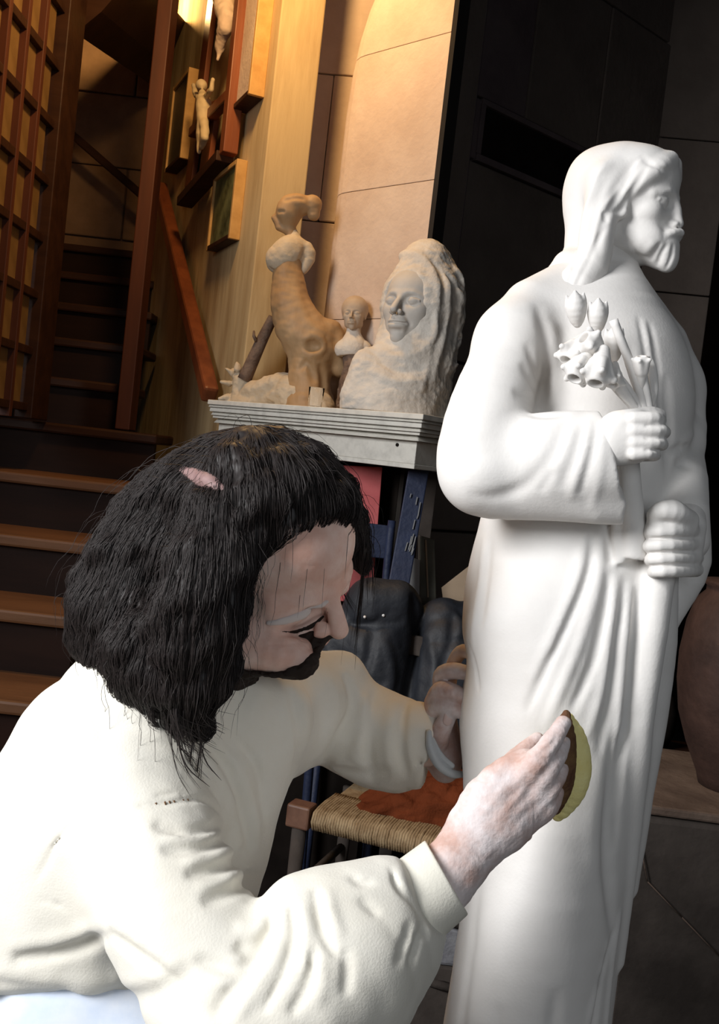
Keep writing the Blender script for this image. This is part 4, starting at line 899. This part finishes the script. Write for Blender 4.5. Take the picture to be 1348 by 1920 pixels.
    # turned-up near cuff: open ring
    R = fieldpx(700, 910, 1540, 1800, .90, 1.14, .0013)
    ax = np.array([.76, .58, -.28]); ax /= np.linalg.norm(ax); c0, c1 = C(768, 1700, 1.012), C(838, 1643, 1.028)
    n1 = np.array([.86, .50, -.1]); n1 /= np.linalg.norm(n1)
    R.chain([list(c0-ax*.03)+[.0445], list(c0)+[.0445], list(c1)+[.0425], list(c1+ax*.03)+[.041]], k=.0, sq=.85, clip=[(C(837, 1643, 1.028), n1), (c0, -n1)])
    R.chain([list(c1-ax*.03)+[.037], list(c1+ax*.05)+[.038]], k=.002, op='s', sq=.85)
    R.blur(1); R.stroke([(745, 1650), (775, 1675), (800, 1722), (806, 1752)], 5, -3); R.obj('cuff', M_rib, root)
    # undershirt edge at the far wrist
    U = fieldpx(780, 880, 1350, 1480, 1.24, 1.44, .0013)
    U.px([(804, 1372, 1.30, 5), (806, 1400, 1.295, 8), (822, 1432, 1.295, 9), (846, 1450, 1.30, 8), (866, 1452, 1.32, 6)], k=.002, n=12, sq=1.5)
    U.px([(812, 1385, 1.30, 3), (826, 1415, 1.292, 5), (848, 1436, 1.295, 5)], k=.002, n=10); U.obj('undershirt_cuff', M_shirt, root)
    # --- trousers, shoes
    F = fieldpx(-420, 760, 1800, 3050, .70, 1.75, .008)
    F.px([(20, 2110, 1.17, 260), (60, 1940, 1.16, 255), (130, 1880, 1.16, 232)], k=.05); F.px([(130, 1920, 1.14, 210), (240, 2000, 1.10, 190)], k=.05)
    F.px([(40, 2130, 1.14, 215), (300, 2190, 1.05, 190), (600, 2250, .98, 130)], k=.05, n=6); F.px([(80, 2130, 1.3, 200), (400, 2180, 1.42, 150), (640, 2210, 1.46, 105)], k=.05, n=6)
    F.px([(600, 2250, .98, 120), (520, 2600, 1.05, 90), (430, 2900, 1.12, 70)], k=.03); F.px([(640, 2210, 1.46, 100), (600, 2480, 1.5, 75), (560, 2680, 1.56, 58)], k=.03)
    F.noise(.003, .15, 4); F.obj('trousers', M_denim, root)
    return root, fr
def build_hair(root, fr):
    F = fieldpx(90, 740, 780, 1400, .90, 1.42, .0024)
    fn = fr.R @ np.array([0, .90, -.43])
    F.ell((0, -.10, .14), (.385, .44, .41), fr=fr, k=.01, clip=(fr.p((0, .10, .25)), fn))
    F.px([(470, 900, 1.17, 80), (390, 960, 1.18, 118), (310, 1050, 1.18, 112), (262, 1130, 1.17, 112), (262, 1190, 1.165, 100), (285, 1240, 1.16, 74)], k=.04, n=10)
    F.px([(300, 960, 1.19, 70), (225, 1100, 1.18, 76), (195, 1165, 1.17, 60), (215, 1215, 1.17, 50)], k=.03, n=8)
    F.px([(440, 930, 1.09, 60), (395, 1050, 1.065, 74), (365, 1170, 1.06, 76), (350, 1250, 1.065, 62), (362, 1310, 1.07, 40), (378, 1350, 1.075, 16)], k=.03, n=10)
    F.px([(490, 940, 1.07, 40), (446, 1030, 1.055, 30), (428, 1120, 1.05, 32), (412, 1200, 1.055, 38), (402, 1275, 1.06, 32)], k=.02, n=10)
    F.px([(270, 1200, 1.10, 62), (255, 1265, 1.10, 48), (250, 1290, 1.10, 30)], k=.03); F.px([(300, 1240, 1.09, 60), (320, 1300, 1.09, 42), (330, 1325, 1.09, 24)], k=.03)
    F.px([(470, 870, 1.11, 56), (530, 915, 1.085, 46), (595, 945, 1.10, 34), (640, 962, 1.13, 26)], k=.03, n=8)
    F.px([(560, 900, 1.2, 70), (620, 950, 1.22, 52), (660, 1000, 1.22, 30), (684, 1050, 1.22, 11)], k=.03, n=8)
    F.noise(.004, .05, 21)
    for i in range(26):                                                           # large locks
        a = i/25; x0 = 300+190*a; F.stroke([(x0+90-60*a, 900+30*a), (x0-20, 1000+20*a), (x0-70+30*a, 1120), (x0-85+45*a, 1240-20*abs(a-.4))], 7, -3 if i % 2 else 3)
    cap = F.obj('hair', M_hair, root)
    P = fieldpx(320, 450, 860, 950, .95, 1.2, .0012); q = []
    for x, y, r in ((345, 884, 5), (368, 893, 10), (392, 905, 12), (415, 920, 8), (432, 932, 4)):
        d = F.surf(x, y) or 1.08; q.append((x, y, d+.0075, r+5))
    P.px(q, k=.002, n=12); P.obj('scalp_parting', M_scalp, cap)
    # strands: start on the mass, run down along it and leave it at the rim
    V, Q = F.mesh(); Vw = toW(V); bv = BVHTree.FromPolygons([Vector(v) for v in Vw[:]], [tuple(int(i) for i in q) for q in Q])
    part = W(395, 885, 1.10); down = np.array([0.02, 0, -1.0]); vs, fs = [], []; nv = 0
    sel = RNG.choice(len(Vw), 9000, replace=False)
    def trace(p, L, steps, lift, th, wig):
        P = [p]; ph = RNG.uniform(0, 6.28); side = RNG.normal(size=3)*.1; st = L/steps; v = None
        for s in range(steps):
            loc, nor, idx, dist = bv.find_nearest(Vector(P[-1]))
            nor = np.array(nor); under = nor[2] < -.45; q = np.array(loc); away = P[-1]-part; away[2] *= .3; na = np.linalg.norm(away)
            t = down+away/(na+1e-6)*.55*math.exp(-na/.10)+side*.5+np.array([math.sin(ph+s*.7), math.cos(ph*1.3+s*.6), 0])*wig
            if under: t = down+side*.3
            else: t -= nor*(t @ nor)
            n = np.linalg.norm(t)
            if n < .28: t = down*.6+nor*.15; n = np.linalg.norm(t)
            t /= n; v = t if v is None else v*.55+t*.45; v /= np.linalg.norm(v)
            nx = P[-1]+v*st; h = (nx-q) @ nor
            if h < .03: nx = nx+nor*(lift-h)*.6 if h < .025 else nx
            P.append(nx)
        return np.array(P)
    def add(P, th):
        nonlocal nv
        n = len(P); T = np.gradient(P, axis=0); T /= np.linalg.norm(T, axis=1)[:, None]+1e-9
        a = np.cross(T, [0.3, -1., .2]); a /= np.linalg.norm(a, axis=1)[:, None]+1e-9; b = np.cross(T, a)
        r = th*np.sqrt(np.clip(1.02-np.linspace(0, 1, n)**2, 0, 1))[:, None]
        ring = np.stack([P+r*a, P+r*(-.5*a+.866*b), P+r*(-.5*a-.866*b)], 1).reshape(-1, 3); vs.append(ring)
        i = np.arange(n-1)[:, None]*3; k = np.array([[0, 1, 4, 3], [1, 2, 5, 4], [2, 0, 3, 5]])
        fs.append((i[:, None]+k[None]).reshape(-1, 4)+nv); nv += len(ring)
    face = fr.p((0, .35, -.05)); face = toW(face)
    for i in sel:
        p = Vw[i]; add(trace(p, RNG.uniform(.06, .16), 12, RNG.uniform(.0005, .004), .0005, .07), RNG.uniform(.0003, .0006))
    for i in RNG.choice(len(Vw), 350, replace=False): add(trace(Vw[i], RNG.uniform(.05, .12), 10, RNG.uniform(.008, .022), .0005, .22), RNG.uniform(.0002, .0004))
    # loose wisps past the rim and over the shoulder
    for i in range(60):
        x = RNG.uniform(325, 420); d = 1.045+RNG.uniform(-.005, .02); b = RNG.uniform(0, 1); bow = RNG.uniform(-18, 8)
        L = RNG.uniform(80, 230) if x < 400 else RNG.uniform(30, 120)
        x = 322+(x-325)*.8; P = crom([C(x+14, 1190, d+.015), C(x, 1280, d+.004), C(x-8+bow*.5, 1280+L*.42, d-.004), C(x+4+bow*.3, 1280+L*.75, d-.003), C(x+22+b*26, 1280+L*.95, d+.002)], 16)
        Q = []
        for p in P:
            x_, y_ = IW/2+p[0]/-p[2]*FPX, IH/2-p[1]/-p[2]*FPX; ds = root_sw[0].surf(x_, y_, .8) if y_ > 1290 else None; dd = min(-p[2], ds-.004) if ds else -p[2]; Q.append(C(x_, y_, dd))
        add(toW(crom(Q, 22)), RNG.uniform(.0003, .0008) if i % 5 else .0016)
    for i in range(60):
        x = RNG.uniform(140, 330); y = 1190+(x-140)*.7; d = 1.12+RNG.uniform(-.04, .04)
        P = crom([C(x+25, y-110, d), C(x+4, y-30, d), C(x+RNG.uniform(-14, 14), y+RNG.uniform(20, 60), d)], 10); add(toW(P), .0006)
    for i in range(26):
        o = RNG.uniform(-10, 14); P = crom([C(600+o, 935, 1.2), C(655+o, 975, 1.215), C(688+o*.6, 1040, 1.22), C(690+o*.8+RNG.uniform(-15, 10), 1075+RNG.uniform(-20, 60), 1.22)], 12); add(toW(P), .0007)
    for i in range(8):
        o = RNG.uniform(-6, 8); P = crom([C(655+o, 1010, 1.2), C(640+o, 1060, 1.19), C(645+o, 1110, 1.185), C(665+o*2, 1150, 1.19)], 12); add(toW(P), .0005)
    v = np.concatenate(vs); c = v.mean(0); me = mesh_np('hair_strands', v-c, np.concatenate(fs)); s = link('hair_strands', me, M_hair, None, True); s['kind'] = 'stuff'
    s.matrix_world = Matrix.Translation(Vector(c.tolist())); s.parent = cap; s.matrix_parent_inverse = cap.matrix_world.inverted()
def build_pad():
    c = C(1072, 1438, 1.085)
    root = empty('sanding_pad', toW(c), 'yellow foam sanding pad with brown backing pressed against the robe', 'sanding pad')
    F = fieldpx(1005, 1135, 1315, 1560, 1.02, 1.18, .0010); px = 1.085/FPX
    R = np.array([[.985, .10, -.14], [-.11, .994, 0], [.14, .015, .99]])
    F.px([(1064, 1350, 1.10, 14), (1072, 1385, 1.098, 27), (1076, 1430, 1.095, 33), (1070, 1475, 1.095, 31), (1054, 1515, 1.098, 19), (1046, 1528, 1.10, 12)], k=.002, n=14, sq=.8)
    F.noise(.0002, .02, 3); F.obj('foam', M_pad_y, root)
    F = fieldpx(1000, 1120, 1315, 1560, 1.02, 1.18, .0010)
    F.px([(1062, 1340, 1.088, 7), (1057, 1380, 1.080, 22), (1052, 1430, 1.077, 28), (1049, 1475, 1.079, 24), (1042, 1515, 1.086, 12)], k=.002, n=14, sq=.9)
    F.px([(1062, 1340, 1.092, 6), (1032, 1372, 1.095, 7), (1008, 1402, 1.10, 6)], k=.006, n=6)
    F.noise(.0006, .012, 4); F.obj('backing', M_pad_b, root)
PERSON, HFR = build_person(); build_pad()
build_hair(PERSON, HFR)

# ============================================================ furniture and studio clutter
M_red = mat('coral red painted board', (.52, .095, .10), .6, (.62, .15, .15), scale=7, bump=.08, bscale=60)
M_blue = mat('worn blue paint', (.013, .020, .050), .6, (.024, .035, .078), scale=12, ramp=(.4, .7), bump=.2, bscale=80)
M_bluew = mat('bare scuffed wood', (.22, .22, .22), .8)
M_olive = mat('olive grey painted wood', (.085, .082, .062), .7, (.12, .115, .09), scale=10)
M_card = mat('tan cardboard', (.33, .24, .16), .85, (.38, .28, .19), scale=10)
M_leather = mat('black leather', (.014, .016, .021), .6, (.024, .027, .034), scale=10, bump=.25, bscale=45, spec=.4)
M_rush = mat('twisted rush', (.20, .13, .065), .8, (.32, .23, .13), scale=40, bump=.2, bscale=200)
M_frontblk = mat('worn reddish chair corner', (.10, .045, .028), .55, (.16, .08, .05), scale=20)
M_rust = mat('rust red cloth', (.085, .021, .008), .95, (.13, .032, .012), scale=8, bump=.3, bscale=200, spec=.05)
M_urn = mat('maroon brown clay', (.030, .014, .010), .75, (.065, .033, .024), scale=9, bump=.5, bscale=22)
M_blk = mat('dark rough stone block', (.040, .033, .029), .9, (.075, .062, .054), scale=5, bump=.5, bscale=18, spec=.1)
M_topst = mat('lit block top and scratch', (.09, .06, .045), .9, (.16, .115, .088), scale=8, bump=.4, bscale=30)
M_grey = mat('dusty grey stone', (.15, .15, .165), .85, (.24, .24, .25), scale=16, bump=.4, bscale=50)
def quadbox(name, pts, th, m, parent=None, bevel=.002):
    """a board from four corner points, thickened away from the viewer"""
    P = [np.asarray(p, float) for p in pts]; n = np.cross(P[1]-P[0], P[3]-P[0]); n /= np.linalg.norm(n)
    if n @ (P[0]-EYE) < 0: n = -n
    return polymesh(name, P+[p+n*th for p in P], [(0, 1, 2, 3), (7, 6, 5, 4), (0, 4, 5, 1), (1, 5, 6, 2), (2, 6, 7, 3), (3, 7, 4, 0)], m, parent, bevel=bevel)
def build_clutter():
    o = quadbox('red_panel', [W(500, 866, 2.74), W(717, 876, 2.74), W(697, 1130, 2.74), W(480, 1120, 2.74)], .02, M_red); tag(o, 'coral red board standing in the fireplace under the mantelpiece', 'board')
    o = box('hearth_block', -.30, .10, 2.68, 2.80, 0, W(697, 1125, 2.74)[2]-.03, M_black); tag(o, 'black hearth block under the coral red board', 'hearth')
    # blue chair and blue plank
    d = 2.60; c = empty('blue_chair', W(722, 1180, d)*np.array([1, 1, 0]), 'dark blue painted wooden chair with a wide back rail by the fireplace', 'chair')
    for x0, nm in ((735, 'back_post'), (614, 'back_post')):
        tube(nm, [W(x0, 976, d), W(x0-6, 1030, d), W(x0-12, 1100, d), W(x0-14, 1180, d-.02), W(x0-60, 1755, d)], [.0105, .011, .011, .012, .012], M_blue, c, 12, 24)
    quadbox('top_rail', [W(612, 972, d+.005), W(731, 986, d+.005), W(724, 1048, d+.01), W(606, 1036, d+.01)], .014, M_blue, c, .003)
    quadbox('seat', [W(590, 1350, d-.02), W(716, 1362, d-.02), W(720, 1345, d+.10), W(600, 1338, d+.10)], .02, M_blue, c, .003)
    for x, dd in ((604, d+.09), (716, d+.09)): tube('leg', [W(x, 1345, dd), W(x-45, 1760, dd)], [.012, .010], M_blue, c, 8)
    o = quadbox('blue_plank', [W(766, 880, 2.56), W(805, 880, 2.56), W(762, 1130, 2.50), W(722, 1128, 2.50)], .022, M_blue, None, .003); tag(o, 'scuffed dark blue plank leaning to the right of the blue chair', 'plank')
    for x, y0, y1 in [(RNG.uniform(772, 794), v, v+RNG.uniform(6, 26)) for v in RNG.uniform(925, 1030, 13)]:
        y = (y0+y1)/2; k = (y0-866)/264; dd = 2.56-.06*k
        quadbox('scuff', [W(x-(y0-900)*.1, y0, dd-.004), W(x+2-(y0-900)*.1, y0, dd-.004), W(x+1.5-(y1-900)*.12, y1, 2.56-.06*(y1-866)/264-.004), W(x-.5-(y1-900)*.12, y1, 2.56-.06*(y1-866)/264-.004)], .002, M_bluew, o, 0)
    o = quadbox('dark_post', [W(799, 886, 2.70), W(822, 886, 2.70), W(722, 1705, 2.70), W(698, 1705, 2.70)], .03, M_blk); tag(o, 'near black upright post behind the scuffed blue plank', 'post')
    b = quadbox('olive_box', [W(787, 1004, 2.62), W(815, 1012, 2.62), W(836, 1745, 2.62), W(776, 1740, 2.62)], .06, M_olive, None, .003); tag(b, 'narrow olive grey wooden box standing beside the blue plank', 'box')
    quadbox('corner_strip', [W(797, 1012, 2.615), W(800, 1012, 2.615), W(804, 1120, 2.615), W(801, 1120, 2.615)], .003, M_card, b, 0)
    o = quadbox('paper', [W(776, 1046, 2.60), W(787, 1050, 2.60), W(786, 1130, 2.60), W(752, 1124, 2.60)], .002, mat('pale paper', (.42, .42, .42), .9), None, 0); tag(o, 'pale sheet of paper tucked behind the black leather coat', 'paper')
    o = quadbox('cardboard', [W(828, 1102, 2.62), W(905, 1042, 2.62), W(990, 1760, 2.62), W(915, 1760, 2.62)], .012, M_card, None, .001); tag(o, 'tilted piece of tan cardboard at the left edge of the robe', 'cardboard')
    # leather coat heaped over a stool
    D = 2.48; r = empty('leather_coat', W(760, 1330, D), 'black leather coat hung in a thick mound over the rush chair back', 'coat')
    F = fieldpx(590, 980, 1070, 1420, 2.22, 2.80, .0042)
    F.px([(700, 1140, D, 58), (740, 1140, D, 52), (700, 1220, D, 74), (690, 1330, D, 90)], k=.02); F.px([(705, 1120, D-.03, 32), (745, 1122, D-.03, 32)], k=.02); F.px([(830, 1165, D+.02, 46), (840, 1230, D, 66), (830, 1350, D, 88)], k=.012, n=6); F.px([(880, 1170, D+.03, 44), (890, 1300, D+.03, 60)], k=.02)
    F.px([(640, 1180, D, 38), (640, 1260, D, 60)], k=.02)
    for pts, w, a in [([(650, 1170), (700, 1172), (760, 1165)], 8, -7), ([(700, 1170), (690, 1240), (660, 1300)], 9, -9), ([(775, 1110), (780, 1190), (765, 1290), (755, 1360)], 11, -16), ([(850, 1140), (845, 1200), (820, 1280)], 8, -6), ([(720, 1190), (735, 1260), (725, 1330)], 10, 6), ([(620, 1210), (660, 1260), (720, 1290)], 9, -7), ([(800, 1180), (815, 1260), (800, 1330)], 10, 6), ([(830, 1140), (860, 1160), (865, 1200)], 8, 6)]: F.stroke(pts, w, a)
    F.noise(.002, .12, 5); F.obj('coat', M_leather, r); surf = F.surf
    for x, y, rr, wh in ((684, 1157, 3.6, 'left of the two white plaster crumbs on the black coat'), (719, 1154, 3.8, 'right of the two white plaster crumbs on the black coat')):
        d = surf(x, y) or 2.4; o = lathe('plaster_crumb', W(x, y, d-.001), [(0, 0), (rr*.9*d/FPX, .001), (rr*.5*d/FPX, .003), (0, .004)], M_plaster, None, 7, (0, -1, .4)); tag(o, wh, 'crumb', 'plaster crumbs on the coat')
    # rush chair
    fl = W(566, 1512, 2.20); z = fl[2]; frt = W(905, 1585, 2.06); frt[2] = z; e = frt-fl; e[2] = 0; L = np.linalg.norm(e); e /= L; bk = np.array([-e[1], e[0], 0])
    if bk[1] < 0: bk = -bk
    c = empty('rush_chair', (fl+e*L/2+bk*.18)*np.array([1, 1, 0]), 'old wooden chair with woven rush seat under the rust red cloth', 'chair')
    lg = M_wood_dark
    for i, (s, b) in enumerate(((0, 0), (1, 0), (0, 1), (1, 1))):
        p = fl+e*L*s+bk*.32*b; tube('leg', [np.array([p[0], p[1], z-.045]), np.array([p[0], p[1], 0])], [.017, .014], M_blk, c, 12)
        if not b: boxf('corner_block', p-e*.028-bk*.022-Z*.045, e*.056, bk*.048, Z*.052, M_frontblk, c, .005)
    for q in (0, 1): p = fl+e*L*q+bk*.32; tube('back_post', [p, p+bk*.02+Z*.40], [.015, .012], M_blk, c, 12)
    for h in (.16, .34): p = fl+bk*.335+Z*h; beam('back_rail', p, p+e*L, Z*.05, bk*.012, M_blk, c, .003)
    for h in (.16, .30): tube('stretcher', [np.array([*(fl)[:2], h]), np.array([*(fl+e*L)[:2], h])], .010, M_blk, c, 8); tube('stretcher', [np.array([*(fl)[:2], h-.03]), np.array([*(fl+bk*.32)[:2], h-.03])], .010, M_blk, c, 8)
    boxf('seat_core', fl+e*.03+bk*.0-Z*.034, e*(L-.06), bk*.32, Z*.028, M_rush, c, .01)
    V, Fc, n0 = [], [], 0
    for i in range(58):                                                          # wound rush strands over the front rail
        t = .036+(L-.072)*i/57; o = fl+e*t; P = [o+bk*q[0]+Z*q[1] for q in ((.12, .001), (.02, .002), (-.014, -.004), (-.020, -.020), (-.012, -.038), (.02, -.044), (.10, -.044))]
        P = crom(P, 14); P = P+RNG.normal(size=P.shape)*.0004; v, f = tube_np(P, .0040+RNG.uniform(-.0004, .0004), 6); V += [list(q) for q in v]; Fc += [tuple(k+n0 for k in q) for q in f]; n0 = len(V)
    o = polymesh('rush_strands', V, Fc, M_rush, c, True); o['kind'] = 'stuff'
    # rust cloth
    F = fieldpx(630, 960, 1415, 1600, 1.98, 2.55, .0032); D = 2.28
    F.px([(700, 1520, D, 34), (760, 1500, D, 46), (830, 1495, D, 52), (900, 1505, D, 48)], k=.03, sq=1.8, sqx=1.0); F.px([(680, 1528, D-.06, 20), (760, 1538, D-.08, 22), (850, 1545, D-.1, 22)], k=.02)
    for pts, w, a in [([(680, 1505), (740, 1480), (800, 1500), (860, 1490)], 8, -8), ([(700, 1535), (770, 1515), (850, 1530)], 7, -8), ([(740, 1490), (780, 1520), (860, 1510)], 7, 7), ([(800, 1470), (840, 1500), (880, 1530)], 7, -7), ([(690, 1515), (730, 1520), (790, 1550)], 7, 6)]: F.stroke(pts, w, a)
    F.noise(.004, .05, 9); F.f = np.maximum(F.f, -((F.ax[0][:, None, None]*CM[2, 0]+F.ax[1][None, :, None]*CM[2, 1]+F.ax[2][None, None, :]*CM[2, 2])+EYE[2]-(z+.002))).astype(np.float32)
    o = F.obj('rust_cloth', M_rust, None); tag(o, 'crumpled rust red cloth lying on the rush seated chair', 'cloth')
    # low things on the floor
    o = boxf('dark_crate', W(770, 1860, 2.1)*np.array([1, 1, 0]), (.125, -.005, 0), (.02, .28, 0), (0, 0, .20), M_blk, None, .006); tag(o, 'low dark crate on the floor under the grey stone slab', 'crate')
    q = W(770, 1860, 2.1); o = boxf('grey_slab', (q[0]+.01, q[1]+.0, .20), (.11, -.005, 0), (.02, .24, 0), (0, 0, .085), M_grey, None, .008, .003); tag(o, 'dusty grey stone slab lying between sleeve and statue', 'stone')
    F = fieldpx(780, 960, 1650, 1790, 2.02, 2.5, .004); F.px([(828, 1738, 2.25, 30), (852, 1740, 2.25, 30)], k=.03); F.noise(.003, .07, 2); F.cut_below(.286); o = F.obj('blue_rag', mat('dark slate blue rag', (.05, .065, .09), .9), None); tag(o, 'dark slate blue rag on the dusty grey slab', 'rag')
    # block and urn at lower right
    z = .565; a = W(1190, 1502, 2.17); a[2] = 0
    bl = boxf('stone_block', a, (.95, -.05, 0), (.02, .52, 0), Z*(z-.02), M_blk, None, .012, .004); tag(bl, 'big dark stone block at the lower right carrying the urn', 'stone block')
    boxf('lit_top', (a[0]-.004, a[1]-.004, z-.02), (.955, -.05, 0), (.02, .525, 0), Z*.02, M_topst, bl, .006, .003)  # slab added so the block's lit top has a lighter colour
    for p, q in (((1195, 1562), (1212, 1650)), ((1212, 1650), (1275, 1715)), ((1275, 1715), (1348, 1790))):
        r = lambda x, y: EYE+(W(x, y, 1)-EYE)*((a[1]-.003-.05*(0)-EYE[1])/((W(x, y, 1)-EYE)[1]))
        A_, B_ = r(*p), r(*q); tube('scratch', [A_-np.array([0, .006+.0526*(A_[0]-a[0]), 0]), B_-np.array([0, .006+.0526*(B_[0]-a[0]), 0])], .0015, M_topst, bl, 5)
    p = W(1376, 1485, 2.38); k = 2.38/FPX; R = [(0, 0), (66, 0), (72, 20), (98, 75), (118, 130), (128, 190), (130, 240), (124, 300), (112, 345), (96, 362), (96, 372), (104, 378), (100, 384), (0, 384)]
    o = lathe('clay_urn', (p[0], p[1], z+.001), [(r*k, h*k) for r, h in R], M_urn, None, 48); tag(o, 'big maroon brown clay urn on the dark stone block', 'urn')
    b = W(1235, 1418, 2.75); o = box('wooden_box', b[0]-.06, b[0]+.30, b[1], b[1]+.2, 0, b[2], M_wood_dark, None, .004); tag(o, 'brown wooden chest behind the right side of the robe', 'chest')
    k = 2.85/FPX; pp = W(1218, 1405, 2.85); o = lathe('black_jug', (pp[0], pp[1], b[2]+.001), [(0, 0), (30*k, 0), (40*k, 30*k), (42*k, 70*k), (30*k, 100*k), (16*k, 112*k), (18*k, 128*k), (0, 128*k)], M_black, None, 24); tag(o, 'black jug standing on the brown wooden chest', 'jug')
    # stand carrying the statue, low stool carrying the sculptor
    bz = W(985, 2112, 1.32); s = empty('statue_stand', (bz[0], bz[1], 0), 'round wooden sculptor\'s stand beneath the white statue', 'stand')
    lathe('stand_top', (bz[0], bz[1], bz[2]-.085), [(0, 0), (.19, 0), (.195, .01), (.195, .028), (.19, .035), (0, .035)], M_wood_dark, s); lathe('column', (bz[0], bz[1], .03), [(0, 0), (.06, 0), (.05, .04), (.045, bz[2]-.12), (0, bz[2]-.12)], M_wood_dark, s, 20); lathe('foot', (bz[0], bz[1], 0), [(0, 0), (.17, 0), (.165, .02), (.05, .035), (0, .035)], M_wood_dark, s)
    p = W(60, 2300, 1.22); s = empty('low_stool', (p[0], p[1], 0), 'low wooden stool the crouching sculptor sits on', 'stool'); zt = max(.12, W(40, 2330, 1.2)[2])
    lathe('seat', (p[0], p[1], zt-.04), [(0, 0), (.16, 0), (.165, .02), (.16, .04), (0, .04)], M_wood_dark, s)
    for a_ in (.8, 2.4, 3.9, 5.5): tube('leg', [(p[0]+.11*math.cos(a_), p[1]+.11*math.sin(a_), zt-.03), (p[0]+.14*math.cos(a_), p[1]+.14*math.sin(a_), 0)], [.016, .014], M_wood_dark, s, 8)
build_clutter()
